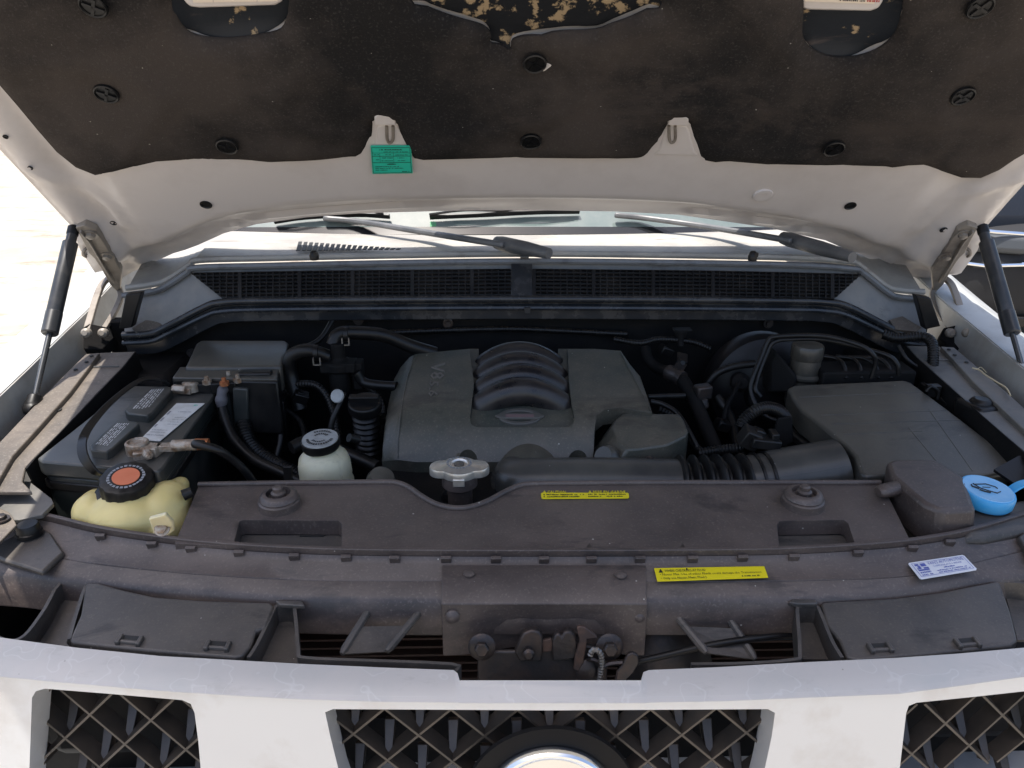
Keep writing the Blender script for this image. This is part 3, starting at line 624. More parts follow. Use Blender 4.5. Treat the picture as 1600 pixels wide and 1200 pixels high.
# ------------------------------------------------------------------ cowl, windshield, wipers
SEAL_PX = [(192, 524), (236, 521), (262, 510), (320, 480), (344, 473), (400, 470), (600, 468), (820, 467), (1040, 468), (1240, 470), (1290, 472), (1325, 479), (1388, 511), (1415, 523), (1450, 527)]
def cowl_y(p):  # the cowl front runs straight in the middle, a little further back at its ends
    return 1.42
seal = smooth_path([P(x, y, Y=1.42) for x, y in SEAL_PX], 5)
seal2 = smooth_path([P(x, y+10+(4 if 300 < x < 1340 else 2), Y=1.414) for x, y in SEAL_PX], 5)
COWL = obj('cowl_cover', ribbon([p+V((0, 0.008, -0.022)) for p in seal], lambda t: (0, 0, 1), 0.040, 0.010), M_cowlseal, CAR, 'black plastic cowl cover with two mesh vents below the windshield', bevel=0.002)
obj('rubber_seal', tube(seal, 0.0072, 10), M_cowlseal, COWL)
obj('seal_lip', tube(seal2, 0.0050, 8), M_cowlseal, COWL)
obj('seal_notch', box(P(824, 485, Y=1.407), (0.012, 0.006, 0.012)), M_ink, COWL, bevel=0.001)
# sloping face of the cowl: lower edge at the seal, upper edge at the rim
UP_PX = [(192, 462), (240, 455), (262, 446), (292, 426), (308, 418), (420, 415), (600, 411), (820, 408), (1040, 410), (1240, 414), (1330, 420), (1348, 426), (1386, 456), (1405, 464), (1450, 468)]
urim = smooth_path([P(x, y, Y=1.465) for x, y in UP_PX], 5)
lowf = [p+V((0, 0.006, -0.002)) for p in seal]; n = len(lowf)
face = obj('cowl_face', solid(lowf+[p+V((0, 0.004, -0.006)) for p in urim], [(i, i+1, n+i+1, n+i) for i in range(n-1)], V((0, 0.004, -0.004))), M_cowlface, COWL, sharp=50)
obj('upper_rim', tube(urim, 0.0060, 8), M_rim, COWL)
obj('rim_edge', tube([p+V((0, 0.020, 0.010)) for p in urim], 0.0065, 8), M_cowltop, COWL)
# vents: dark recess plus slats and ribs standing in front of it
def cface(px, py):
    """point on the sloping face seen at a pixel"""
    return hit(px, py, lambda p: p.y-(1.426+(p.z-1.1997)*0.737))
for side, (xa0, xa1, xb0, xb1) in (('l', (300, 798, 346, 798)), ('r', (832, 1345, 832, 1300))):
    # (top-left, top-right, bottom-left, bottom-right)
    q = [cface(xa0, 427 if side == 'l' else 420), cface(xa1, 420 if side == 'l' else 427), cface(xb1, 466), cface(xb0, 466)]
    if side == 'l': q = [cface(302, 430), cface(500, 427), cface(798, 424), cface(798, 465), cface(500, 467), cface(352, 470)]
    else: q = [cface(832, 424), cface(1120, 427), cface(1342, 432), cface(1300, 470), cface(1120, 467), cface(832, 465)]
    off = V((0, -0.0060, 0.0045))
    obj('vent_recess', solid([p+off*0.45 for p in q], [tuple(range(6))], V((0, 0.0008, -0.0008))), M_ink, COWL)
    rows = 7
    def top(x): return interp([(302, 430), (500, 427), (798, 424)], x) if side == 'l' else interp([(832, 424), (1120, 427), (1342, 432)], x)
    def bot(x): return interp([(302, 470), (500, 467), (798, 465)], x) if side == 'l' else interp([(832, 465), (1120, 467), (1342, 470)], x)
    def lim(t): return (302+50*t, 798) if side == 'l' else (832, 1342-42*t)
    for k in range(rows+1):
        t = k/rows; x0, x1 = lim(t)
        pts = [cface(x0+(x1-x0)*i/14, top(x0+(x1-x0)*i/14)*(1-t)+bot(x0+(x1-x0)*i/14)*t)+off*1.0 for i in range(15)]
        obj('vent_slat', ribbon(pts, lambda t: (0, 0.5, -1), 0.0042, 0.0020), M_black, COWL)
    ribs = []
    x = 305.0 if side == 'l' else 834.0
    while x < (797 if side == 'l' else 1340):
        t0 = 0.0; t1 = 1.0
        if side == 'l' and x < 352: t1 = (x-302)/50
        if side == 'r' and x > 1300: t1 = (1342-x)/42
        wide = (int(x/92) != int((x-10.3)/92))
        a, b = cface(x, top(x))+off*1.2, cface(x, top(x)*(1-t1)+bot(x)*t1)+off*1.2
        if (a-b).length > 0.003: ribs.append(bar(a, b, 0.007 if wide else 0.0022, 0.0022, (0, -1, 0.5)))
        x += 10.3
    r_ = obj('vent_ribs', merge(*ribs), M_black, COWL); r_['kind'] = 'stuff'
obj('center_rib', bar(cface(815, 415)+V((0, -0.006, 0.004)), cface(815, 467)+V((0, -0.006, 0.004)), 0.040, 0.006, (0, -1, 0.7)), M_cowlseal, COWL, bevel=0.001)
obj('rim_joint', tube([p+V((0, 0.012, 0.008)) for p in (P(813, 409, Y=1.465), P(826, 409, Y=1.465))], 0.017, 10), M_cowlseal, COWL)
# end walls of the cowl (dark foam blocks near the hinges)
for q in ([(196, 460), (220, 458), (206, 512), (185, 515)], [(1432, 462), (1455, 466), (1470, 510), (1446, 515)]):
    obj('foam_block', sheet(q, YP(1.405), (0, 0.02, 0)), M_rubber, COWL, bevel=0.002)
for q in ([(206, 513), (238, 494), (262, 500), (240, 517), (212, 520)], [(1390, 500), (1410, 494), (1440, 512), (1432, 518), (1400, 515)]):
    obj('cowl_end_tray', sheet(q, YP(1.43, 1.5, 1.15), (0, 0.01, -0.01)), M_apron, COWL)
# cowl top panel, white with sun, with a wedge-shaped row of slots
TZ = ZP(1.272, 0.12, 1.53)
ctop = smooth_path([p+V((0, 0.028, 0.010)) for p in [P(x, y, Y=1.465) for x, y in UP_PX]], 3)
back = [V((p.x*1.03, 1.665+0.10*(p.x/0.8)**2, 1.2755)) for p in ctop]
n = len(ctop)
CT = obj('cowl_top_panel', solid(ctop+[p.lerp(q, 0.5)+V((0, 0, 0.004)) for p, q in zip(ctop, back)]+back, [(i, i+1, n+i+1, n+i) for i in range(n-1)]+[(n+i, n+i+1, 2*n+i+1, 2*n+i) for i in range(n-1)], V((0, 0, -0.006))), M_cowltop, CAR, 'weathered grey cowl top panel in full sun below the glass', sharp=50)
def ctz(p): return p.z-1.2775
for i in range(20):
    x = 466+i*8.6; h = 14-0.68*i
    if h < 1.5: break
    yb = 394.5-0.1*i
    a, b = hit(x, yb, ctz), hit(x+3.5, yb-h, ctz)
    obj('drain_slot', bar(a+V((0, 0, 0.0035)), b+V((0, 0, 0.0035)), 0.0072, 0.0014), M_ink, CT)
for x, y in ((491, 401), (1176, 402)):
    c = P(x, y, Z=1.284); obj('washer_nozzle', merge(lathe([(0.008, -0.006), (0.009, 0.002), (0.006, 0.010), (0.003, 0.012)], c, (0, 0, 1), 14), box(c+V((0.004, -0.004, 0.006)), (0.007, 0.008, 0.007))), M_rubber, CT)
# windshield
wsw = 0.80
def ws(x, t): return V((x, 1.655+t*0.60, 1.268+t*0.46))
nx, ntt = 12, 6
vs = [ws(-wsw+2*wsw*i/nx, j/ntt)+V((0, 0.10*((-1+2*i/nx)**2), 0)) for j in range(ntt+1) for i in range(nx+1)]
WS = obj('windshield', solid(vs, [(j*(nx+1)+i, j*(nx+1)+i+1, (j+1)*(nx+1)+i+1, (j+1)*(nx+1)+i) for j in range(ntt) for i in range(nx)], V((0, 0.003, -0.004))), M_glass, CAR, 'windshield glass glimpsed under the open hood', sharp=60)
def wsf(p): return (p.z-1.268)-(p.y-0.10*(p.x/wsw)**2-1.655)*0.46/0.60
nrm = V((0, -0.46, 0.60)).normalized()
vs = [hit(x, 369-2*math.cos((x-820)/500), wsf)+nrm*0.0015 for x in range(330, 1331, 50)]+[hit(x, 357-2*math.cos((x-820)/500), wsf)+nrm*0.0015 for x in range(330, 1331, 50)]
n = len(vs)//2; obj('frit_band', solid(vs, [(i, i+1, n+i+1, n+i) for i in range(n-1)], nrm*-0.001), M_frit, WS)
rg = random.Random(3)
for k in range(11):       # sky and shadow shapes on the glass edge: none are drawn
    pass
obj('dash_mat', sheet([(672, 354), (900, 352), (1090, 354), (1060, 346), (672, 346)], wsf, nrm*-0.001), mat('green_dash_strip', (0.05, 0.22, 0.09), 0.5), WS, 'green strip across the foot of the windshield')
def wpf(p): return p.z-max(1.2775, 1.268+(p.y-0.10*(p.x/wsw)**2-1.655)*0.46/0.60)
def wiper(arm, joint, blade, lab):
    pts = smooth_path([hit(x, y, lambda p: wpf(p)-h) for x, y, h in arm], 6); N = len(pts)
    Wp = obj('wiper_arm', ribbon(pts, lambda t: (0.25, 1, -0.2), lambda t: 0.011+0.013*min(1, t*1.3), 0.012), M_wiper, CAR, lab, bevel=0.004)
    a, b = [hit(*j, lambda p: wpf(p)-0.020) for j in joint[:2]]
    obj('arm_head', tube([a.lerp(b, -0.15), a, a.lerp(b, 0.5), b], [0.012, 0.0145, 0.014, 0.010], 12), M_wiper, Wp)
    bl = smooth_path([hit(x, y, wsf)+nrm*0.012 for x, y in blade], 5)
    obj('wiper_blade', ribbon(bl, lambda t: nrm, 0.012, 0.006), M_rubber, Wp, bevel=0.001)
    for t in (0.22, 0.72):
        i = int(t*(len(bl)-1)); i0, i1 = max(0, i-4), min(len(bl)-1, i+4); mid = bl[i]+nrm*0.016
        obj('blade_bridge', tube(smooth_path([bl[i0]+nrm*0.008, mid, bl[i1]+nrm*0.008], 6), 0.0028, 8), M_rubber, Wp)
wiper([(505, 341, 0.02), (560, 346, 0.02), (640, 359, 0.022), (720, 372, 0.022), (790, 383, 0.022)], [(786, 381), (858, 396), 0.035], [(672, 345), (760, 341), (840, 337), (905, 336)], 'left wiper arm with grey paint, pointing left')
wiper([(960, 336, 0.02), (1010, 341, 0.02), (1090, 352, 0.022), (1170, 365, 0.022), (1240, 377, 0.022)], [(1236, 375), (1332, 402), 0.035], [(430, 352), (480, 345), (560, 341), (610, 344)], 'right wiper arm with grey paint, ending by the hood corner')

# ------------------------------------------------------------------ engine cover
xl_tab = [(1.06, P(622, 715, Y=1.10).x), (1.10, P(622, 715, Y=1.10).x), (1.17, P(626, 645, Y=1.17).x), (1.345, P(650, 555, Y=1.345).x)]
xr_tab = [(1.10, P(1040, 690, Y=1.12).x), (1.17, P(1018, 643, Y=1.17).x), (1.345, P(970, 550, Y=1.345).x)]
def eng_z(p):
    y = p.y; z = 1.085+0.2*(y-1.17)
    if y < 1.185: z -= 7.5*(1.185-y)**2
    return z
def ES(off=0.0):
    def f(p):
        z = eng_z(p)+off
        a = interp(xl_tab, p.y)-p.x
        if a > 0: z -= 0.55*a+6*a*a
        b = p.x-interp(xr_tab, p.y)
        if b > 0: z -= 0.55*b+6*b*b
        return p.z-z
    return f
def hitm(px, py, S):
    """marching version for surfaces that bend"""
    d = ray(px, py); t = 0.5; f0 = S(CAM+d*t)
    while t < 3:
        f1 = S(CAM+d*(t+0.01))
        if f0 > 0 and f1 <= 0:
            a, b = t, t+0.01
            for _ in range(18):
                m = (a+b)/2
                if S(CAM+d*m) > 0: a = m
                else: b = m
            return CAM+d*((a+b)/2)
        t += 0.01; f0 = f1
    return hit(px, py, S)
def arc(cx, cy, rx, ry, a0, a1, n): return [(cx+rx*math.cos(R(a0+(a1-a0)*i/n)), cy-ry*math.sin(R(a0+(a1-a0)*i/n))) for i in range(n+1)]
ec = [(597, 722), (598, 700), (601, 668), (606, 635), (616, 592), (626, 574), (640, 558), (650, 553), (690, 549), (735, 545)] + \
     [(885, 545), (930, 545), (970, 548), (984, 569), (1000, 588), (1012, 622), (1019, 645), (1003, 643), (968, 637), (944, 640), (932, 650), (929, 672), (928, 700), (926, 722)] + \
     [(919, 722)]+arc(903, 720, 15, 17, 0, 180, 8)+[(884, 722), (760, 722)]+[(746, 722)]+arc(731, 720, 15, 18, 0, 180, 8)+[(712, 722), (650, 722)]
rec = [(735, 545.5), (741, 600), (736, 640), (734, 652), (736, 662), (744, 667), (816, 668), (888, 667), (896, 661), (897, 650), (893, 630), (889, 600), (885, 545.5)]
# the recess is open at the rear, so cut the outline there
ec = [(597, 722), (598, 700), (601, 668), (606, 635), (616, 592), (626, 574), (640, 558), (650, 553), (690, 549), (733, 545)]+rec[1:-1]+[(887, 545)]+ec[11:]
v2, f2 = tri_fill(ec, (), 6.0)
EV = [hitm(p.x, p.y, ES()) for p in v2]
ENG = obj('engine_cover', solid(EV, f2, V((0, 0.004, -0.030))), M_engine, CAR, 'large dusty black plastic engine cover with badge and intake ribs', bevel=0.0035, sharp=40)
fsk = [P(597, 722, Y=1.105), P(650, 724, Y=1.100), P(716, 724, Y=1.098), P(780, 724, Y=1.098), P(860, 724, Y=1.098), P(926, 724, Y=1.10)]
fsk = [hitm(x, 721, ES())+V((0, 0.006, -0.020)) for x in (600, 640, 690, 716, 746, 790, 840, 888, 925)]
n = len(fsk)
obj('front_skirt', solid(fsk+[p+V((0, -0.004, -0.075)) for p in fsk], [(i, i+1, n+i+1, n+i) for i in range(n-1)], V((0, 0.004, 0))), M_engine, ENG, bevel=0.002)
# left side skirt
lsk = [hitm(x, y, ES())+V((0.003, 0, -0.024)) for x, y in ((598, 720), (598, 700), (602, 668), (607, 635), (617, 592), (641, 559))]; n = len(lsk)
obj('side_skirt', solid(lsk+[p+V((-0.004, 0, -0.07)) for p in lsk], [(i, i+1, n+i+1, n+i) for i in range(n-1)], V((0.004, 0, 0))), M_engine, ENG)
# badge panel (recess floor) with the opening for the runners
bp = [(731, 545), (737, 600), (732, 640), (730, 655), (733, 666), (744, 671), (888, 671), (898, 665), (901, 650), (897, 630), (893, 600), (889, 545), (872, 545), (874, 572), (868, 573), (869, 590), (886, 600), (885, 630), (748, 631), (747, 600), (752, 588), (752, 572), (747, 571), (748, 545)]
v2, f2 = tri_fill(bp, (), 6.0)
BP = obj('badge_panel', solid([hitm(p.x, p.y, ES(-0.012)) for p in v2], f2, V((0, 0, -0.016))), M_engine, ENG, bevel=0.0012)
# badge: lens-shaped ring with a bar across
def ell(cx, cy, rx, ry, n=40): return [(cx+rx*math.cos(2*math.pi*i/n), cy+ry*math.sin(2*math.pi*i/n)) for i in range(n)]
Sb = ES(-0.012+0.0040)
outer = [hitm(x, y, Sb) for x, y in ell(812, 650, 33, 12.5)]; innr = [hitm(x, y, Sb) for x, y in ell(812, 650, 25, 8.5)]
n = 40
obj('badge', merge(solid(outer+innr, [(i, (i+1) % n, n+(i+1) % n, n+i) for i in range(n)], V((0, 0, -0.004))),
    sheet([(773, 649), (783, 645), (841, 645), (851, 649), (841, 653), (783, 653)], lambda p: Sb(p)-0.002, (0, 0, -0.004))), mat('highlight_grey_badge', (0.085, 0.080, 0.072), 0.35), ENG, 'raised oval badge with a bar across, moulded in black plastic', bevel=0.0008)  # lightened plastic paints in the highlights that pick out the ring
obj('badge_inlay', sheet([(790, 647.2), (834, 647.2), (834, 651), (790, 651)], lambda p: Sb(p)-0.003, (0, 0, -0.002)), mat('faded_badge_inlay', (0.15, 0.10, 0.10), 0.4), ENG)
# moulded lettering, turned to read from the side of the car
def letter(s, x0, y0, hx, wy, name):
    vs, fs = text2d(s, 1.0); mxx = max(p.x for p in vs)
    pts = [hitm(x0+p.y*hx+(-4.5/60)*(p.x/mxx*wy), y0+p.x/mxx*wy, ES(0.0022)) for p in vs]
    obj(name, solid(pts, fs, V((0, 0, -0.004))), M_letter, ENG)
letter('V8', 674, 566, 22, 25, 'raised_lettering'); letter('5.6', 671.5, 594, 14, 24, 'raised_lettering')
M_runner = mat('satin_runner_plastic', (0.012, 0.0115, 0.0135), 0.26, col2=(0.045, 0.039, 0.036), nscale=14, nlo=0.40, nhi=0.68, rvar=0.2, dots=0.4)
obj('plenum', box((P(814, 600, Y=1.26).x, 1.27, 1.045), (0.15, 0.19, 0.06)), M_black, ENG, bevel=0.006)
# four arched intake runners
for k, (yc, rise, xa, xb, YY) in enumerate(((607, 16, 752, 877, 1.205), (584, 15, 754, 875, 1.250), (563, 13, 755, 870, 1.296), (545, 11, 756, 866, 1.342))):
    a, b = P(xa-8, yc+22, Y=YY), P(xb+8, yc+22, Y=YY); top_ = P((xa+xb)/2, yc-rise+22, Y=YY)
    H = top_.z-a.z; path = []
    for i in range(25):
        t = i/24; path.append(V((a.x+(b.x-a.x)*t, YY, a.z-0.028+(H+0.030)*math.sin(math.pi*t)**0.62)))
    obj('intake_runner', tube(path, 0.0250, 20, flat=1.0), M_runner, ENG)
for lx in (((650, 556), (637, 590), (627, 645), (622, 690), (622, 716)), ((970, 551), (985, 580), (1003, 615), (1016, 642))):
    obj('moulded_edge', tube(smooth_path([hitm(x, y, ES(0.0002)) for x, y in lx], 8), 0.0016, 8), M_engine, ENG)
# bolt posts in the front notches
for x in (731, 903):
    c = hitm(x, 716, ES())+V((0, 0.022, -0.018)); obj('cover_post', merge(lathe([(0.014, -0.05), (0.014, 0.0), (0.012, 0.004)], c, (0, -0.5, 1), 18), lathe([(0.008, 0.003), (0.008, 0.008)], c, (0, -0.5, 1), 6)), M_black, ENG)

# ------------------------------------------------------------------ throttle box to the right of the cover
TB = ZP(1.056, 0.20, 1.08)
tpx = [(974, 645), (1062, 646), (1069, 656), (1076, 673), (1072, 681), (1041, 695), (1000, 701), (981, 702), (970, 688), (957, 666), (962, 655)]
tt = [hit(x, y, TB) for x, y in tpx]; cc = sum(tt, V())/len(tt)
tb = [V((cc.x+(p.x-cc.x)*1.06-0.004, cc.y+(p.y-cc.y)*1.06, p.z-0.06)) for p in tt]
tb = [p+(V((-0.030, 0, 0)) if p.x < cc.x-0.025 else V()) for p in tb]
n = len(tt); THR = obj('resonator_box', (tt+tb, [tuple(range(n)), tuple(range(2*n-1, n-1, -1))]+[(i, (i+1) % n, n+(i+1) % n, n+i) for i in range(n)]), M_engine, CAR, 'small black plastic box right of the engine cover', bevel=0.0035, bseg=3)
obj('box_nipple', lathe([(0.020, -0.03), (0.020, 0.0), (0.016, 0.006)], P(945, 714, Y=1.08), (-0.6, -0.5, 0.5), 20), M_airbox, THR)
obj('box_screw', bolt(P(1015, 720, Y=1.06), 0.006, (0, -0.4, 1)), M_darksteel, THR)

# ------------------------------------------------------------------ intake duct: elbow, bellows, air-flow tube
ipath = smooth_path([P(826, 762, Y=1.115), P(808, 752, Y=1.085), P(817, 757, Y=1.055), P(870, 758, Y=1.045), P(960, 759, Y=1.045), P(1060, 762, Y=1.045)], 8)
rr = [0.042 if i < 18 else 0.042+0.003*min(1, (i-18)/22) for i in range(len(ipath))]
INT = obj('intake_duct', tube(ipath, rr, 28), M_pipe, CAR, 'fat black intake duct running from the engine cover to the air box')
bpath = [P(1058, 762, Y=1.045), P(1090, 762, Y=1.045), P(1115, 761, Y=1.046), P(1140, 760, Y=1.048), P(1166, 760, Y=1.050)]
obj('bellows', corr(bpath, 0.040, 0.0525, 0.0195, 32), M_rubber, INT, 'ribbed rubber bellows of the intake duct')
c0, c1 = P(1160, 760, Y=1.050), P(1312, 737, Y=1.060)
obj('airflow_tube', tube([c0, c0.lerp(c1, 0.05), c0.lerp(c1, 0.25), c0.lerp(c1, 0.27), c1.lerp(c0, 0.02), c1], [0.044, 0.047, 0.047, 0.0500, 0.0520, 0.045], 36), M_pipe, INT)
for t in (0.02, 0.14, 0.24):
    a = c0.lerp(c1, t); obj('duct_clamp', tube([a, a.lerp(c1, 0.03)], [0.0505, 0.0505], 36, caps=True), M_rubber, INT)
# collar on the cover around the elbow
cc = P(826, 763, Y=1.085); ring = []
for r0, r1, y0, y1 in ((0.057, 0.047, 0.0, 0.06),):
    a = []
    N = 26
    for i in range(N+1):
        an = R(-15+210*i/N); dx, dz = math.cos(an), math.sin(an)
        a.append((V((cc.x+dx*0.0605, cc.y-0.020, cc.z+dz*0.0605*1.08)), V((cc.x+dx*0.058, cc.y+0.05, cc.z+dz*0.058*1.08)), V((cc.x+dx*0.050, cc.y+0.05, cc.z+dz*0.050*1.08)), V((cc.x+dx*0.0525, cc.y-0.020, cc.z+dz*0.0525*1.08))))
    vs = [v for q in a for v in q]; fs = [(i*4+k, i*4+(k+1) % 4, (i+1)*4+(k+1) % 4, (i+1)*4+k) for i in range(N) for k in range(4)]+[(0, 1, 2, 3), (N*4+3, N*4+2, N*4+1, N*4)]
obj('intake_collar', (vs, fs), M_engine, ENG, bevel=0.002)

# ------------------------------------------------------------------ air filter box
AB = ZP(1.055, 0.18, 1.0)
apx = [(1230, 606), (1240, 601), (1412, 593), (1424, 597), (1480, 638), (1540, 684), (1582, 718), (1588, 728), (1576, 738), (1540, 743), (1450, 744), (1354, 744), (1344, 738), (1336, 712), (1322, 697), (1272, 655), (1252, 640), (1236, 618)]
ABX = obj('air_filter_box', sheet(apx, AB, (0, 0, -0.045)), M_airbox, CAR, 'large flat black air filter box at the right of the bay', bevel=0.007, bseg=3, sharp=40)
low = [hit(x, y, AB) for x, y in apx]; cc = sum(low, V())/len(low)
flo = [V((cc.x+(p.x-cc.x)*1.04, cc.y+(p.y-cc.y)*1.03, p.z-0.047)) for p in low]
obj('box_flange', solid(flo, [tuple(range(len(flo)))], V((0, 0, -0.014))), M_black, ABX, bevel=0.003)
flo = [V((cc.x+(p.x-cc.x)*0.97, cc.y+(p.y-cc.y)*0.97, p.z-0.062)) for p in low]
obj('box_base', solid(flo, [tuple(range(len(flo)))], V((0, 0, -0.16))), M_black, ABX, bevel=0.006)
for (a, b) in (((1250, 620), (1440, 612)), ((1284, 648), (1478, 641)), ((1318, 678), (1440, 673)), ((1452, 640), (1520, 736)), ((1420, 668), (1478, 738)), ((1300, 662), (1500, 656))):
    obj('moulded_rib', tube([hit(*a, AB)+V((0, 0, -0.0006)), hit(*b, AB)+V((0, 0, -0.0006))], 0.0018, 8, flat=0.7), M_airbox, ABX)
# side rail and clip of the box
AB2 = ZP(1.037, 0.18, 1.0)
ra, rb = hit(1438, 602, AB2), hit(1586, 722, AB2)
obj('box_side_rail', bar(ra, rb, 0.010, 0.016), M_black, ABX, bevel=0.002)
obj('box_clip', merge(box(P(1457, 610, Y=1.21), (0.022, 0.014, 0.02)), tube(smooth_path([P(1447, 612, Y=1.2), P(1455, 604, Y=1.2), P(1466, 612, Y=1.2), P(1464, 624, Y=1.2)], 4), 0.003, 8)), M_black, ABX, bevel=0.001)

# ------------------------------------------------------------------ radiator top cover
RC = ZP(1.050, 0.05, 0.9)
rear_rc = [(310, 760), (360, 759), (420, 758), (520, 757), (600, 756), (620, 757), (638, 764), (658, 778), (682, 791), (710, 797), (736, 795), (762, 786), (786, 773), (808, 763), (830, 759), (900, 758), (1000, 757), (1130, 757), (1260, 757), (1376, 757)]
slotL = [(374, 815), (380, 813), (528, 813), (534, 818), (534, 858), (364, 853)]
slotR = [(1218, 857), (1214, 820), (1218, 814), (1318, 813), (1325, 818), (1337, 853)]
rc = [(273, 849)]+rear_rc+[(1388, 776), (1400, 800), (1424, 848)]+[(1337, 853), (1325, 818), (1318, 813), (1218, 814), (1214, 820), (1218, 857)]+[(1000, 858), (800, 859), (640, 859)]+[(534, 858), (534, 818), (528, 813), (380, 813), (374, 815), (364, 853)]
v2, f2 = tri_fill(rc, (), 11)
RCV = [hit(p.x, p.y, RC)+V((0, 0, 0.0012*noise.noise(V((p.x/60, p.y/60, 0))))) for p in v2]
RAD = obj('radiator_top_cover', solid(RCV, f2, V((0, 0, -0.022))), M_cover, CAR, 'dusty brown-black plastic cover over the radiator, with two slots', bevel=0.0025, sharp=40)
rim = smooth_path([hit(x, y, RC)+V((0, 0.0015, 0.002)) for x, y in rear_rc], 4)
obj('rear_rim', tube(rim, 0.0042, 10), M_cover, RAD)
for q, wn in (([(358, 857), (372, 826), (536, 822), (538, 862)], [(470, 833), (480, 825), (535, 825), (535, 833), (512, 833), (505, 838), (468, 838)]), ([(1214, 860), (1212, 822), (1318, 824), (1342, 860)], [(1232, 825), (1270, 825), (1276, 834), (1240, 834)])):
    SF = ZP(1.026, 0.06, 0.9)
    o_ = obj('slot_floor', sheet(q, SF, (0, 0, -0.004)), M_plastic, RAD, bevel=0.003)
    obj('slot_gap', sheet(wn, lambda p: SF(p)-0.0012, (0, 0, -0.001)), M_ink, RAD)
def grommet(cx, cy):
    c = hit(cx, cy, ZP(1.052, 0.05, 0.9))
    obj('mount_grommet', merge(lathe([(0.0285, -0.004), (0.0280, 0.007), (0.0265, 0.0085), (0.0255, 0.0090), (0.0265, 0.0110), (0.0240, 0.0160), (0.0200, 0.0185), (0.0165, 0.0185), (0.0150, 0.0120)], c, (0, 0, 1), 36),
        lathe([(0.0100, 0.010), (0.0100, 0.019), (0.0070, 0.021), (0.0070, 0.026), (0.005, 0.028)], c, (0, 0, 1), 16)), M_cover, RAD)
grommet(437, 788); grommet(1254, 786)
sticker('caution_sticker', [(845, 771), (982, 771), (983, 779), (846, 780)], ZP(1.0515, 0.05, 0.9), (0, 0, 1),
        [('scrib', 1, 0.3, 0.52, 5.4, 0.22), ('scrib', 1, 0.3, 0.16, 4.8, 0.22), ('scrib', 1, 5.9, 0.55, 10.6, 0.22), ('scrib', 1, 5.9, 0.16, 10.4, 0.22)], (M_yellow, M_ink), RAD, 'narrow yellow caution sticker on the radiator cover', aspect=11, rnd=0.15)
SP = ZP(1.0515, 0.05, 0.9)
def flat_text(s, quad, name, material, parent, S):
    vs, fs = text2d(s, 1.0); mxx = max(p.x for p in vs); tl, tr, br, bl = [V(q) for q in quad]
    pts = []
    for p in vs:
        u, v = p.x/mxx, p.y; q = (tl*(1-u)+tr*u)*v+(bl*(1-u)+br*u)*(1-v); pts.append(hit(q.x, q.y, S))
    obj(name, solid(pts, fs, V((0, 0, -0.0008))), material, parent)
flat_text('CAUTION', [(855, 766.5), (884, 766.5), (884, 770.3), (855, 770.3)], 'printed_word', M_yellowink, RAD, SP)
flat_text('MISE EN GARDE', [(926, 766.5), (977, 766.5), (977, 770.3), (926, 770.3)], 'printed_word', M_yellowink, RAD, SP)
for x in (848, 919): obj('warning_triangle', sheet([(x, 770.3), (x+5.5, 770.3), (x+2.7, 766)], SP, (0, 0, -0.0008)), M_yellowink, RAD)
# ------------------------------------------------------------------ upper support beam (front panel)
BZ = ZP(1.034, 0.0)
b_rear = [(-40, 792), (30, 806), (80, 816), (150, 833), (240, 847), (330, 857), (450, 865), (600, 869), (850, 870), (1100, 869), (1250, 866), (1390, 857), (1460, 848), (1520, 836), (1600, 812), (1640, 797)]
b_top = [(-40, 806), (30, 820), (80, 830), (150, 845), (240, 860), (330, 870), (450, 877), (600, 881), (850, 882), (1100, 881), (1250, 878), (1390, 869), (1460, 860), (1520, 848), (1600, 825), (1640, 810)]
b_mid = [(-40, 860), (30, 865), (80, 868), (150, 880), (240, 890), (330, 898), (450, 904), (600, 906), (850, 905), (1100, 908), (1250, 906), (1390, 902), (1460, 892), (1520, 878), (1600, 858), (1640, 850)]
b_crs = [(-40, 885), (30, 890), (80, 896), (150, 903), (240, 912), (330, 918), (450, 927), (600, 930), (850, 930), (1100, 930), (1250, 929), (1390, 920), (1460, 912), (1520, 902), (1600, 893), (1640, 888)]
R0 = [hit(x, y, ZP(1.042)) for x, y in b_rear]; R1 = [hit(x, y, BZ) for x, y in b_top]; R2 = [hit(x, y, ZP(1.031)) for x, y in b_mid]; R3 = [hit(x, y, ZP(1.024)) for x, y in b_crs]
R2b = [p.lerp(q, 0.06)+V((0, 0, -0.0016)) for p, q in zip(R2, R3)]; R2c = [p.lerp(q, 0.12)+V((0, 0, 0.0004)) for p, q in zip(R2, R3)]
R4 = [p+V((0, -0.007, -0.007)) for p in R3]; R5 = [p+V((0, -0.009, -0.050)) for p in R3]; R6 = [p+V((0, 0.03, -0.052)) for p in R3]
rows = [smooth_path(r_, 4) for r_ in (R0, R1, R2, R2b, R2c, R3, R4, R5, R6)]; n = len(rows[0])
BEAM = obj('upper_radiator_support', solid([p for r_ in rows for p in r_], [(i*n+j, i*n+j+1, (i+1)*n+j+1, (i+1)*n+j) for i in range(len(rows)-1) for j in range(n-1)], V((0, 0.002, -0.003))), M_cover, CAR, 'long curved dusty black beam across the front of the bay', sharp=55)
# raised rear flange and its clip tabs
fl = [p+V((0, 0.001, 0.004)) for p in rows[0]]
obj('rear_flange', ribbon([p+V((0, 0.004, -0.002)) for p in fl], lambda t: (0, 0, 1), 0.012, 0.006), M_cover, BEAM, bevel=0.001)
for x in (158, 238, 299, 374, 460, 541, 617, 697, 775, 850, 924, 1000, 1082, 1160, 1240, 1340, 1425, 1483, 1548):
    t = (lambda q: q)(interp([(a, b) for a, b in b_rear], x)); c = hit(x, t+7, ZP(1.038))
    obj('clip_tab', box(c+V((0, 0.0005, 0.001)), (0.013, 0.005, 0.012), 0, R(20)), M_cover, BEAM, bevel=0.0008)
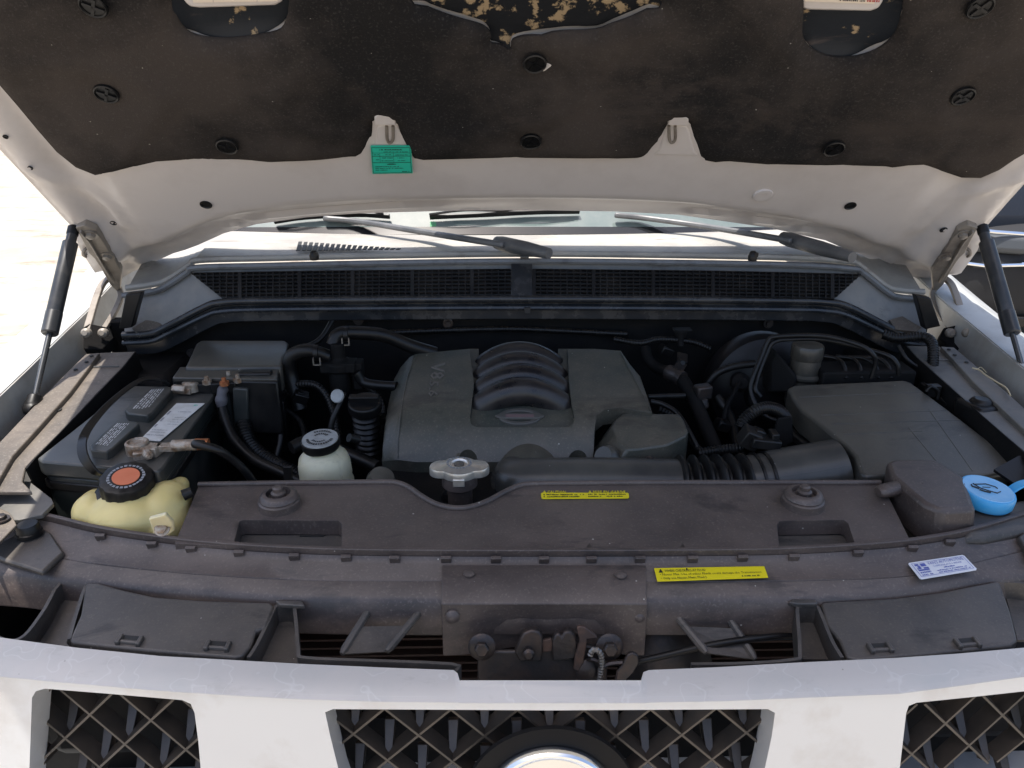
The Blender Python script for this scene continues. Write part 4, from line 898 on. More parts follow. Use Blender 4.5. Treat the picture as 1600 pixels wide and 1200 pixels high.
# centre latch plate
cp = [(690, 884), (1003, 882), (1010, 907), (1018, 932), (1014, 1000), (1010, 1024), (980, 1025), (950, 1030), (760, 1030), (728, 1020), (690, 1020), (688, 932), (690, 908)]
def beamS(off):
    def f(p):
        t = hit  # top part follows the beam, lower part stands upright
        ycr = 0.762
        if p.y > ycr: return p.z-(1.024+0.16*(p.y-ycr)+off)
        return (p.y-(ycr-0.010-off))*3 if p.z < 1.018 else p.z-(1.024+off-(ycr-p.y)*0.6)
    return f
ytop = [P(x, 883, Z=1.037) for x in (690, 700, 850, 990, 1003)]
# build the plate as its own little loft
cols = (690, 702, 735, 800, 860, 930, 968, 1000, 1010)
def row(y, z, dy=0.0, xs=cols): return [hit(x, y, ZP(z))+V((0, dy, 0)) for x in xs]
q1 = row(884, 1.0375); q2 = row(906, 1.0345); q3 = row(929, 1.0285); q3b = [p+V((0, -0.010, -0.006)) for p in q3]
q4 = [p+V((0, -0.0135, -0.050)) for p in q3]; q5 = [p+V((0, -0.0145, -0.078)) for p in q3]
for r_ in (q4, q5):
    for i in (3, 4, 5): r_[i] = r_[i]+V((0, 0.014, 0))
for i in (2, 6): q4[i] = q4[i]+V((0, 0.002, 0)); q5[i] = q5[i]+V((0, 0.003, 0))
rows2 = [smooth_path(r_, 3) for r_ in (q1, q2, q3, q3b, q4, q5)]; n = len(rows2[0])
PLATE = obj('latch_plate', solid([p for r_ in rows2 for p in r_], [(i*n+j, i*n+j+1, (i+1)*n+j+1, (i+1)*n+j) for i in range(len(rows2)-1) for j in range(n-1)], V((0, 0.004, -0.002))), M_cover, CAR, 'pressed steel latch plate in the middle of the front beam', bevel=0.001, sharp=45)
for x, y in ((733, 896), (970, 898)): obj('plate_rivet', lathe([(0.0075, -0.001), (0.0075, 0.0008), (0.005, 0.0022), (0.002, 0.003)], hit(x, y, ZP(1.0372)), (0, 0, 1), 18), M_cover, PLATE)
fy = q4[1].y
for x, y in ((707, 963), (999, 963)): obj('plate_bolt', lathe([(0.0085, -0.002), (0.0085, 0.002), (0.005, 0.005), (0.002, 0.006)], P(x, y, Y=fy+0.001), (0, -1, 0.15), 18), M_cover, PLATE)
obj('plate_slot', merge(tube([P(853, 956, Y=fy+0.0142), P(853, 966, Y=fy+0.0142)], 0.0042, 10)), M_ink, PLATE)
obj('plate_slot', sheet([(845, 983), (866, 983), (866, 999), (845, 999)], YP(fy+0.0145), (0, 0.002, 0)), M_ink, PLATE)
# yellow and white stickers on the beam
def beamtop(p): return p.z-(1.0330+0.0)
sticker('transmission_sticker', [(1022, 889), (1194, 886), (1200, 903), (1027, 909)], ZP(1.0358), (0, 0, 1),
        [('tri', 1, 0.28, 0.62, 0.30), ('text', 1, 'WHEN CHECKING AT FLUID', 0.75, 0.66, 0.19, 3.2), ('text', 1, '• Never Mix. Use of other Fluids could damage the Transmission', 0.3, 0.38, 0.17, 7.9), ('text', 1, '• Only use Nissan Matic Fluid J.', 0.3, 0.08, 0.18, 3.6), ('scrib', 1, 6.6, 0.10, 8.0, 0.12), ('bar', 1, 2.45, 0.78, 2.57, 0.92)],
        (M_yellow, M_ink), BEAM, 'yellow transmission fluid sticker on the front beam', aspect=8.6)
sticker('garage_sticker', [(1418, 881), (1505, 868), (1527, 891), (1438, 906)], ZP(1.0362), (0, 0, 1),
        [('bar', 1, 0.10, 0.10, 0.12, 0.9), ('bar', 1, 0.10, 0.89, 2.62, 0.905), ('bar', 1, 0.10, 0.09, 2.62, 0.105), ('bar', 1, 2.60, 0.10, 2.62, 0.9),
         ('bar', 1, 0.2, 0.42, 0.72, 0.5), ('bar', 1, 0.2, 0.74, 0.38, 0.84), ('bar', 1, 0.46, 0.66, 0.70, 0.84), ('bar', 1, 0.28, 0.54, 0.40, 0.72), ('bar', 1, 0.5, 0.52, 0.74, 0.60), ('bar', 1, 0.2, 0.52, 0.26, 0.6),
         ('text', 1, "VAN'S AUTOMOTIVE", 0.82, 0.70, 0.17, 1.72), ('text', 1, 'COMPLETE AUTO REPAIR', 0.95, 0.54, 0.09, 1.4), ('scrib', 1, 1.4, 0.40, 1.9, 0.08), ('scrib', 1, 1.0, 0.27, 2.4, 0.07), ('scrib', 1, 1.0, 0.15, 2.5, 0.07), ('scrib', 1, 0.2, 0.28, 0.7, 0.09), ('scrib', 1, 0.2, 0.14, 0.85, 0.09)],
        (M_white, M_blueink), BEAM, 'white garage sticker with blue print at the right end of the front beam', aspect=2.72, rnd=0.06)
# corner pieces at the ends of the beam
CP = obj('beam_end_cover', sheet([(18, 838), (28, 826), (44, 820), (66, 824), (80, 832), (100, 862), (66, 893), (0, 872), (-30, 860)], ZP(1.0375), (0, 0, -0.008)), M_plastic, CAR, 'black plastic end cover with a round clip, left front corner', bevel=0.003)
obj('push_clip', lathe([(0.016, -0.002), (0.016, 0.003), (0.0145, 0.004), (0.0135, 0.012), (0.012, 0.014), (0.006, 0.0135)], hit(46, 833, ZP(1.0415)), (0, 0, 1), 24), M_rubber, CP)
obj('clip_slot', sheet([(22, 824), (32, 820), (36, 824), (26, 829)], ZP(1.0412), (0, 0, -0.0008)), M_ink, CP)
obj('beam_end_cover', sheet([(1590, 838), (1600, 830), (1640, 826), (1660, 880), (1612, 870)], ZP(1.040), (0, 0, -0.014)), M_plastic, CAR, 'black plastic end cover at the right front corner', bevel=0.003)

# ------------------------------------------------------------------ duct covers beside the latch
DZ = ZP(1.016, 0.06, 0.7)
def duct(pl, tabs, lab):
    D = obj('duct_cover', sheet(pl, DZ, (0, 0, -0.012)), M_plastic, CAR, lab, bevel=0.0025)
    for x, y, wd, sl in tabs:
        c0_, c1_ = hit(x-wd/2, y-sl*wd/2, ZP(1.0185, 0.06, 0.7)), hit(x+wd/2, y+sl*wd/2, ZP(1.0185, 0.06, 0.7))
        obj('hinge_gap', bar(c0_+V((0, 0.006, -0.0015)), c1_+V((0, 0.006, -0.0015)), 0.012, 0.0016), M_ink, D)
        obj('hinge_pin', tube([c0_+V((0, 0.002, -0.0015)), c1_+V((0, 0.002, -0.0015))], 0.0026, 8), M_plastic, D)
        for e in (c0_, c1_): obj('hinge_lug', box(e+V((0, 0.004, -0.001)), (0.005, 0.014, 0.007)), M_plastic, D, bevel=0.0012)
duct([(136, 911), (152, 910), (196, 922), (241, 932), (317, 938), (421, 941), (428, 946), (416, 980), (400, 985), (392, 1010), (380, 1024), (366, 1027), (230, 1016), (112, 1004), (109, 998), (126, 960), (133, 915)],
     [(200, 1004, 32, 0.09), (338, 1013, 32, 0.06)], 'left black duct cover behind the grille')
duct([(1283, 943), (1290, 940), (1400, 934), (1470, 925), (1520, 915), (1556, 908), (1563, 910), (1580, 958), (1588, 990), (1590, 1000), (1580, 1008), (1450, 1022), (1340, 1031), (1322, 1026), (1312, 1000), (1298, 984), (1292, 975)],
     [(1378, 1016, 30, -0.06), (1515, 1008, 30, -0.09)], 'right black duct cover behind the grille')
# duct frames: thin standing walls
def frame(pl, lab, floorpx):
    F = obj('duct_frame', wall(pl, ZP(1.016), 0.030, 0.004, 3), M_plastic, CAR, lab)
    obj('frame_floor', sheet(floorpx, ZP(0.992), (0, 0, -0.003)), M_plastic, F)
frame([(-10, 992), (10, 1000), (28, 998), (45, 985), (70, 950), (94, 911), (132, 910), (128, 930), (118, 962), (108, 998)], 'left black duct frame wall at the headlamp end', [(0, 1000), (40, 1000), (95, 925), (132, 925), (104, 1004), (112, 1015), (0, 1010)])
frame([(388, 1027), (402, 1005), (424, 960), (432, 946), (456, 945), (461, 956), (466, 1016), (476, 1027), (560, 1031), (706, 1037), (712, 1048)], 'left black duct frame with a long lip towards the latch', [(384, 1034), (405, 1010), (432, 960), (456, 960), (464, 1018), (468, 1036)])
frame([(1080, 1037), (1160, 1036), (1240, 1030), (1250, 1018), (1246, 955), (1250, 947), (1274, 946), (1282, 956), (1300, 1000), (1316, 1027)], 'right black duct frame with a long lip towards the latch', [(1254, 1030), (1250, 960), (1274, 960), (1296, 1004), (1318, 1030)])
frame([(1567, 909), (1585, 909), (1610, 912)], 'right black duct frame at the headlamp end', [(1570, 925), (1600, 925), (1620, 1000), (1590, 1000)])
obj('beam_pad', sheet([(430, 938), (472, 938), (476, 946), (436, 944)], ZP(1.021), (0, 0, -0.006)), M_plastic, BEAM, bevel=0.0015)
obj('beam_pad', sheet([(1232, 940), (1240, 935), (1274, 936), (1278, 943), (1245, 943)], ZP(1.021), (0, 0, -0.006)), M_plastic, BEAM, bevel=0.0015)
# diagonal braces below the beam
def brace(a, b, c, d, lab):
    T = [P(*a, Y=0.752), P(*b, Y=0.700), P(*c, Y=0.752), P(*d, Y=0.700)]
    B = obj('support_brace', solid([T[0].lerp(T[1], 0.35), T[1], T[3], T[2].lerp(T[3], 0.35)], [(0, 1, 2, 3)], V((0, 0.002, -0.003))), M_plastic, CAR, lab)
    obj('brace_rib', tube([T[0], T[0].lerp(T[1], 0.9), T[1]], [0.0045, 0.0050, 0.0030], 8, flat=1.0), M_plastic, B)
    obj('brace_rib', tube([T[2], T[2].lerp(T[3], 0.9), T[3]], [0.0045, 0.0050, 0.0030], 8), M_plastic, B)
brace((574, 957), (534, 1022), (655, 957), (604, 1018), 'ribbed black brace left of the latch')
brace((1052, 957), (1104, 1020), (1133, 957), (1180, 1030), 'ribbed black brace right of the latch')
# condenser with its fin rows, seen below the beam
fins = []
COND = obj('condenser', box((0, 0.832, 0.80), (1.10, 0.012, 0.36)), M_fin, CAR, 'dirty condenser behind the grille, bounce light tinted into its brown')
for k in range(26): obj('fin_row', box((0, 0.818, 0.63+k*0.0135), (1.08, 0.016, 0.0032)), M_fin, COND)
obj('horn', merge(lathe([(0.02, 0), (0.05, 0.012), (0.055, 0.02), (0.04, 0.03), (0.016, 0.034)], P(1042, 1035, Y=0.79), (0, -1, 0.3), 28)), M_darksteel, CAR, 'round dark horn under the beam right of the latch')

# ------------------------------------------------------------------ hood latch
LY = 0.722
LT = obj('hood_latch', sheet([(752, 1022), (770, 1018), (806, 1018), (812, 1010), (850, 1008), (905, 1008), (940, 1012), (950, 1024), (948, 1085), (756, 1085), (746, 1060), (746, 1030)], YP(LY, 0.25, 0.97), (0, 0.006, 0)), M_darksteel, CAR, 'greasy steel hood latch with two hooked jaws', bevel=0.002)
obj('jaw', sheet([(804, 1020), (812, 1002), (818, 990), (830, 985), (842, 987), (848, 996), (848, 1022), (846, 1034), (812, 1034)], YP(LY-0.006, 0.25, 0.97), (0, 0.010, 0)), M_darksteel, LT, bevel=0.002)
obj('jaw', sheet([(863, 1002), (868, 992), (874, 990), (878, 996), (881, 990), (884, 987), (892, 987), (898, 993), (902, 1004), (902, 1030), (863, 1034)], YP(LY-0.006, 0.25, 0.97), (0, 0.010, 0)), M_darksteel, LT, bevel=0.002)
obj('jaw_link', sheet([(846, 1002), (862, 998), (864, 1006), (862, 1018), (848, 1020)], YP(LY-0.002, 0.25, 0.97), (0, 0.004, 0)), M_rust, LT, bevel=0.001)
obj('release_hook', sheet([(901, 982), (904, 979), (914, 980), (932, 994), (934, 998), (918, 999), (916, 1012), (912, 1036), (904, 1050), (896, 1046), (899, 1024), (906, 1002)], YP(LY-0.012, 0.25, 0.97), (0, 0.004, 0)), M_rust, LT, bevel=0.0012)
obj('pivot_rivet', lathe([(0.007, 0), (0.007, 0.004), (0.004, 0.007)], P(826, 1021, Y=LY-0.008), (0, -1, 0.3), 16), M_darksteel, LT)
obj('pivot_rivet', lathe([(0.013, 0), (0.013, 0.004), (0.009, 0.007)], P(916, 1045, Y=LY-0.010), (0, -1, 0.3), 18), M_darksteel, LT)
for x, y in ((753, 1010), (952, 1010)):
    c = P(x, y, Y=LY-0.004)
    obj('latch_bolt', merge(lathe([(0.0160, 0), (0.0160, 0.002), (0.0125, 0.0045)], c, (0, -1, 0.35), 26), lathe([(0.0085, 0.003), (0.0085, 0.012), (0.0070, 0.0135)], c, (0, -1, 0.35), 6)), M_darksteel, LT)
obj('safety_lever', sheet([(964, 1050), (972, 1040), (980, 1024), (988, 1020), (997, 1024), (999, 1036), (990, 1052), (978, 1064), (970, 1085), (958, 1085)], YP(LY-0.018, 0.3, 0.97), (0, 0.005, 0)), M_darksteel, LT, bevel=0.0015)
obj('lever_arm', ribbon(smooth_path([P(920, 1030, Y=LY-0.016), P(932, 1034, Y=LY-0.016), P(938, 1044, Y=LY-0.016), P(952, 1038, Y=LY-0.016), P(972, 1036, Y=LY-0.016)], 5), lambda t: (0, -0.6, 0.7), 0.014, 0.003), M_darksteel, LT)
obj('return_spring', corr(smooth_path([P(922, 1024, Y=LY-0.02), P(926, 1016, Y=LY-0.02), P(936, 1018, Y=LY-0.02), P(940, 1034, Y=LY-0.02), P(936, 1070, Y=LY-0.02)], 4), 0.0028, 0.0038, 0.004, 8), M_steel, LT)
obj('latch_cable', tube(smooth_path([P(996, 1034, Y=0.716), P(1040, 1024, Y=0.712), P(1100, 1010, Y=0.712), P(1160, 1000, Y=0.715), P(1210, 995, Y=0.72), P(1246, 994, Y=0.725)], 6), 0.0042, 10), M_rubber, CAR, 'thin black release cable bowing right from the latch')

# ------------------------------------------------------------------ front grille
g_rear = [(-60, 988), (0, 996), (120, 1012), (250, 1025), (360, 1031), (465, 1037), (600, 1043), (709, 1047), (715, 1052), (718, 1063), (1002, 1063), (1006, 1050), (1014, 1047), (1130, 1042), (1250, 1035), (1400, 1028), (1500, 1021), (1600, 1012), (1660, 1006)]
g_crs = [(-60, 1038), (0, 1046), (120, 1057), (250, 1068), (360, 1075), (465, 1081), (600, 1085), (709, 1086), (715, 1086), (718, 1087), (1002, 1087), (1006, 1087), (1014, 1086), (1130, 1084), (1250, 1079), (1400, 1073), (1500, 1060), (1600, 1046), (1660, 1038)]
GA = [hit(x, y, ZP(1.020)) for x, y in g_rear]; GB = [hit(x, y, ZP(1.012)) for x, y in g_crs]
gtab = sorted((p.x, p.y+(1.0-p.z)*0.10-0.0015) for p in GB)
def gy(x): return interp(gtab, x)
def GS(off=0.0): return lambda p: p.y-(gy(p.x)+off-(1.0-p.z)*0.10)
gl = [p+V((0, -0.006, -0.004)) for p in GB]; n = len(GA)
gr = [p+V((0, 0.0, -0.020)) for p in GA]
n = len(GA)
GRILLE = obj('front_grille', solid([*gr, *GA, *[p.lerp(q, 0.5)+V((0, 0, 0.0006)) for p, q in zip(GA, GB)], *GB, *gl], [(i*n+j, i*n+j+1, (i+1)*n+j+1, (i+1)*n+j) for i in range(4) for j in range(n-1)], V((0, 0.002, -0.002))), M_silvertop, CAR, 'silver painted front grille frame with three dark lattice openings', sharp=42)
face_top = [(x, y) for x, y in g_crs]
openC = [(508, 1113), (520, 1108), (700, 1109), (860, 1110), (1040, 1109), (1200, 1108), (1211, 1114), (1206, 1150), (1192, 1215), (1170, 1300), (560, 1300), (532, 1215), (516, 1150)]
openL = [(50, 1090), (56, 1080), (70, 1076), (170, 1084), (285, 1094), (298, 1100), (304, 1114), (310, 1160), (316, 1230), (322, 1300), (40, 1300), (46, 1200)]
openR = [(1416, 1114), (1420, 1103), (1432, 1098), (1520, 1089), (1620, 1078), (1660, 1076), (1680, 1200), (1680, 1300), (1398, 1300), (1406, 1200)]
ol = [(-60, 1320)]+[(x, y+3) for x, y in g_crs]+[(1700, 1040), (1700, 1320)]
v2, f2 = tri_fill(ol, [openC, openL, openR], 16)
fv = []
for p in v2:
    q = hit(p.x, p.y, GS())
    fv.append(q)
fe = [V((0, 0.034 if p.y > interp(g_crs, p.x)+14 else 0.006, -0.014 if p.y > interp(g_crs, p.x)+14 and p.y < interp(g_crs, p.x)+60 else -0.006)) for p in v2]
obj('grille_face', solid(fv, f2, fe), M_silver, GRILLE, bevel=0.007, bseg=3, sharp=45)
# lattice bars: two families of diagonals on a plane set back in the openings
def lattice(cx, z1, dx, dz, xlo, xhi, zlo, ytop, slope, name_lab, back):
    """nodes at (cx+i*dx, z1); bars run to +-dz per half dx"""
    k = dz/(dx/2); H = 0.30
    def YY(x, z): return gy(x)+back-(1.0-z)*0.10
    out = []
    for fam in (1, -1):
        i0 = -14
        for i in range(i0, 15):
            # line through (cx+i*dx, z1) with slope fam*k ; clip to the box, top follows ytop(x)
            xs = []
            N = 120; seg = []
            for s in range(N+1):
                x = xlo+(xhi-xlo)*s/N; z = z1+fam*k*(x-(cx+i*dx))
                if zlo <= z <= ytop(x): seg.append((x, z))
            if len(seg) < 3: continue
            a, b = seg[0], seg[-1]
            A, B = V((a[0], YY(*a), a[1])), V((b[0], YY(*b), b[1]))
            if (A-B).length < 0.012: continue
            out.append((A, B))
    return out
def put_lattice(spec, depth):
    for A, B in lattice(*spec):
        d = (B-A).normalized(); s = d.cross(V((0, 1, 0))).normalized()
        obj('lattice_bar', bar(A+V((0, depth/2, 0)), B+V((0, depth/2, 0)), 0.0027, depth, (0, 1, 0)), M_lattice, GRILLE)
nC = hit(860, 1151, GS(0.030)); nC2 = hit(963, 1149, GS(0.030)); dxC = nC2.x-nC.x
nB = hit(1015, 1190, GS(0.030)); dzC = nC.z-nB.z
zt = hit(860, 1108, GS(0.03)).z
put_lattice((nC.x, nC.z, dxC, dzC, hit(512, 1150, GS(0.03)).x, hit(1212, 1150, GS(0.03)).x, 0.86, lambda x: zt, 0, '', 0.030), 0.022)
nL = hit(195, 1163, GS(0.03)); nL2 = hit(291, 1178, GS(0.03)); nL3 = hit(98, 1152, GS(0.03))
put_lattice((nL.x, nL.z, dxC*1.0, dzC*1.05, hit(48, 1150, GS(0.03)).x, hit(312, 1150, GS(0.03)).x, 0.86, lambda x: hit(170, 1083, GS(0.03)).z, 0, '', 0.030), 0.022)
nR = hit(1514, 1165, GS(0.03))
put_lattice((nR.x, nR.z, dxC*1.0, dzC*1.05, hit(1408, 1150, GS(0.03)).x, hit(1660, 1150, GS(0.03)).x, 0.86, lambda x: hit(1520, 1088, GS(0.03)).z, 0, '', 0.030), 0.022)
# node webs: short upright ribs behind the crossings
def webs(n0, dx, dz, xlo, xhi, ztop):
    for r_ in range(0, 3):
        for i in range(-5, 6):
            x = n0.x+(i+(0.5 if r_ % 2 else 0))*dx; z = n0.z-r_*dz
            if xlo+0.01 < x < xhi-0.01:
                y = gy(x)+0.034-(1.0-z)*0.10; h = min(0.026, ztop-z)
                obj('node_web', solid([V((x-0.004, y+0.004, z)), V((x+0.004, y+0.004, z)), V((x+0.006, y+0.03, z+h)), V((x-0.006, y+0.03, z+h))], [(0, 1, 2, 3)], V((0, 0.012, -0.008))), M_lattice, GRILLE, bevel=0.0008)
webs(nC, dxC, dzC, hit(512, 1150, GS(0.03)).x, hit(1212, 1150, GS(0.03)).x, zt)
webs(nL, dxC, dzC*1.05, hit(48, 1150, GS(0.03)).x, hit(312, 1150, GS(0.03)).x, zt)
webs(nR, dxC, dzC*1.05, hit(1408, 1150, GS(0.03)).x, hit(1650, 1150, GS(0.03)).x, zt)
# emblem
ec_ = hit(861, 1260, GS(0.004)); er = 0.0715
obj('emblem_surround', lathe([(er*1.30, 0.0), (er*1.28, 0.004), (er*1.05, 0.006), (er*0.9, 0.004)], ec_+V((0, 0.014, 0)), (0, -1, 0.08), 56), M_gloss, GRILLE)
obj('emblem_disc', lathe([(er, 0.0), (er*0.995, 0.006), (er*0.95, 0.010), (er*0.86, 0.0085), (er*0.80, 0.004)], ec_+V((0, 0.008, 0)), (0, -1, 0.08), 64), M_chrome, GRILLE)
# shadowed structure behind the grille openings
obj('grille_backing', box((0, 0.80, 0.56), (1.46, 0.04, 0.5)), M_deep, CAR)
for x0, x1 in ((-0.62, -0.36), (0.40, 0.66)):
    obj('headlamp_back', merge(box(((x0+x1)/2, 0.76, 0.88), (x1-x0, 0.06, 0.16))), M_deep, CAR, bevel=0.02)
obj('front_bumper', merge(box((0, 0.70, 0.50), (1.7, 0.3, 0.46))), M_silver, CAR, bevel=0.05, bseg=4)

# ------------------------------------------------------------------ battery
BT = ZP(1.090)
bq = [P(58, 716, Z=1.09), P(66, 721, Z=1.09), P(246, 736, Z=1.09), P(254, 731, Z=1.09), P(341, 610, Z=1.09), P(338, 606, Z=1.09), P(204, 602, Z=1.09), P(200, 604, Z=1.09)]
BAT = obj('battery', solid(bq, [tuple(range(8))], V((0, 0, -0.024))), M_battery, CAR, 'black car battery with white label and two vent caps', bevel=0.003)
c = sum(bq, V())/8
bb = [V((c.x+(p.x-c.x)*0.955, c.y+(p.y-c.y)*0.965, p.z-0.026)) for p in bq]
obj('battery_case', solid(bb, [tuple(range(8))], V((0, 0, -0.20))), M_battery, BAT, bevel=0.003)
bb = [V((c.x+(p.x-c.x)*0.985, c.y+(p.y-c.y)*0.985, p.z-0.034)) for p in bq]
obj('case_ledge', solid(bb, [tuple(range(8))], V((0, 0, -0.014))), M_black, BAT, bevel=0.002)
ca = [(194, 641), (234, 607), (240, 604), (262, 603), (270, 607), (238, 644), (230, 649), (200, 646)]
cbp = [(139, 696), (180, 660), (186, 657), (212, 658), (218, 662), (176, 700), (166, 706), (142, 703)]
for pl, it in ((ca, 0), (cbp, 1)):
    up_ = 1.103; k = obj('vent_cap', sheet([(x, y) for x, y in pl], ZP(up_), (0, 0, -0.016)), M_battery, BAT, bevel=0.0022)
    # printed lines
    if it == 0: q = [(236, 608), (258, 606.5), (232, 639), (205, 639)]
    else: q = [(183, 660.5), (204, 660.5), (168, 697), (146, 695.5)]
    tl, tr, br, bl = [V(x) for x in q]; ds = []; rg = random.Random(it+5)
    for r_ in range(6):
        u = 0.06+r_*0.165; v = 0.02
        while v < 0.96:
            l = rg.uniform(0.05, 0.22); ww = 0.055 if r_ % 3 else 0.085
            cor = []
            for uu, vv in ((u, v), (u+ww, v), (u+ww, min(v+l, 0.98)), (u, min(v+l, 0.98))):
                pp = (tl*(1-uu)+tr*uu)*(1-vv)+(bl*(1-uu)+br*uu)*vv; cor.append(hit(pp.x, pp.y, ZP(up_+0.0007)))
            ds.append((cor, [(0, 1, 2, 3)])); v += l+rg.uniform(0.02, 0.06)
    pr_ = obj('cap_print', merge(*ds), M_whiteink, BAT); pr_['kind'] = 'stuff'
sticker('battery_label', [(276, 631), (320, 631), (250, 690), (219, 688)], ZP(1.0912), (0, 0, 1),
        [('scrib', 1, 0.08, 0.12, 0.9, 0.03), ('scrib', 1, 0.1, 0.2, 0.8, 0.02), ('scrib', 1, 0.1, 0.26, 0.8, 0.02), ('scrib', 1, 0.5, 0.42, 0.95, 0.02), ('scrib', 1, 0.5, 0.48, 0.95, 0.02), ('scrib', 1, 0.5, 0.54, 0.95, 0.02), ('scrib', 1, 0.5, 0.6, 0.95, 0.02), ('bar', 1, 0.05, 0.35, 0.12, 0.42), ('bar', 1, 0.05, 0.5, 0.12, 0.6), ('bar', 1, 0.05, 0.68, 0.12, 0.78), ('scrib', 1, 0.4, 0.75, 0.9, 0.02), ('scrib', 2, 0.72, 0.92, 0.86, 0.04)],
        (M_batlabel, M_greyink, M_green), BAT, 'faded white label on the battery top', aspect=1.0)
# negative clamp and cable
tc = P(216, 702, Z=1.095)
obj('terminal_clamp', merge(lathe([(0.0165, -0.006), (0.0165, 0.012), (0.0125, 0.0135), (0.0115, 0.010)], tc, (0, 0, 1), 24), box(tc+V((0.022, -0.006, 0.002)), (0.026, 0.020, 0.014), R(-12)), box(tc+V((0.046, -0.002, 0.004)), (0.034, 0.013, 0.010), R(6)), box(tc+V((0.012, -0.019, 0.0)), (0.020, 0.010, 0.012), R(20)),
    lathe([(0.007, -0.012), (0.007, 0.012)], tc+V((0.020, -0.018, 0.003)), (0.6, -0.8, 0), 6), lathe([(0.004, -0.02), (0.004, 0.02)], tc+V((0.018, -0.014, 0.003)), (0.5, -0.85, 0), 10), lathe([(0.0085, -0.018), (0.0085, 0.018)], tc+V((0.068, 0.0, 0.006)), (1, 0.08, 0), 14)), M_lead, BAT, 'corroded lead clamp on the front terminal', bevel=0.0012)
a0 = tc+V((0.083, 0.002, 0.006))
obj('bare_strands', tube([a0, a0+V((0.018, 0.001, 0))], [0.0088, 0.0080], 12), M_copper, BAT)
pth = smooth_path([a0+V((0.012, 0.001, 0)), P(305, 694, Y=0.985), P(338, 702, Y=0.975), P(366, 720, Y=0.99), P(388, 742, Y=1.0), P(402, 768, Y=1.005), P(408, 800, Y=1.01)], 6)
obj('ground_cable', tube(pth, 0.0060, 12), M_rubber, CAR, 'black ground cable curving from the front battery terminal')
# positive fuse block
fb = P(282, 603, Z=1.098)
obj('fuse_link_block', merge(box(P(318, 602, Z=1.100), (0.062, 0.030, 0.016), R(8)), box(P(352, 600, Z=1.104), (0.042, 0.042, 0.020), R(8))), M_black, BAT, bevel=0.002)
obj('terminal_clamp', merge(lathe([(0.0150, -0.006), (0.0150, 0.010), (0.0115, 0.012)], P(300, 605, Z=1.100), (0, 0, 1), 20), lathe([(0.008, -0.012), (0.008, 0.012)], P(281, 608, Z=1.102), (1, -0.2, 0), 6), box(P(292, 610, Z=1.098), (0.02, 0.014, 0.01), R(-10))), M_lead, BAT, 'corroded clamp on the rear terminal', bevel=0.001)
for x, y in ((324, 597), (351, 599), (358, 589), (372, 594)):
    obj('fuse_nut', merge(lathe([(0.0078, 0), (0.0078, 0.007)], P(x, y+3, Z=1.112), (0, 0, 1), 6), lathe([(0.004, 0.004), (0.0035, 0.014)], P(x, y+3, Z=1.112), (0, 0, 1), 10)), M_lead if x != 351 else M_copper, BAT)
obj('fuse_leg', merge(box(P(366, 632, Y=1.235)+V((0, 0, -0.005)), (0.034, 0.018, 0.085), 0, 0, R(4)), box(P(378, 646, Y=1.225), (0.026, 0.014, 0.10), 0, 0, R(6))), M_battery, BAT, bevel=0.003)
obj('cable_boot', tube(smooth_path([P(350, 606, Y=1.225), P(347, 612, Y=1.215), P(346, 622, Y=1.213), P(346, 632, Y=1.21), P(347, 637, Y=1.21)], 3), [0.010, 0.010, 0.009, 0.0085, 0.008, 0.0085, 0.0105, 0.0105, 0.010, 0.009, 0.0085, 0.008, 0.0078][:13], 12), M_purple, BAT)
obj('power_cable', tube(smooth_path([P(347, 635, Y=1.21), P(350, 650, Y=1.20), P(362, 680, Y=1.18), P(382, 704, Y=1.16), P(405, 722, Y=1.14), P(440, 738, Y=1.12), P(470, 752, Y=1.11)], 6), 0.0088, 12), M_rubber, CAR, 'thick black power cable dropping from the rear battery terminal')
obj('loom_conduit', corr(smooth_path([P(380, 660, Y=1.22), P(386, 684, Y=1.20), P(400, 704, Y=1.18), P(425, 722, Y=1.16), P(450, 735, Y=1.14), P(480, 748, Y=1.12)], 6), 0.0115, 0.0135, 0.006, 14), M_rubber, CAR, 'corrugated black conduit behind the power cable')
obj('thin_hose', tube(smooth_path([P(432, 648, Y=1.25), P(438, 662, Y=1.24), P(438, 690, Y=1.22), P(430, 720, Y=1.20)], 6), 0.006, 10), M_rubber, CAR, 'thin black hose left of the milky reservoir')
# strap looping over the battery
st = smooth_path([P(176, 744, Y=0.955), P(150, 738, Y=0.945), P(132, 716, Y=0.955), P(128, 694, Y=0.98), P(136, 672, Y=1.02), P(156, 646, Y=1.08), P(178, 624, Y=1.13), P(206, 602, Y=1.19), P(228, 592, Y=1.22), P(250, 594, Y=1.235), P(264, 602, Y=1.24)], 6)
obj('battery_strap', ribbon(st, lambda t: (0.9, -0.35, 0.1) if t < 0.35 else (0.85, 0.2, -0.5), lambda t: 0.018-0.010*min(1, t*1.6), 0.0028), M_rubber, BAT, 'loose black strap looping over the battery', bevel=0.0006)
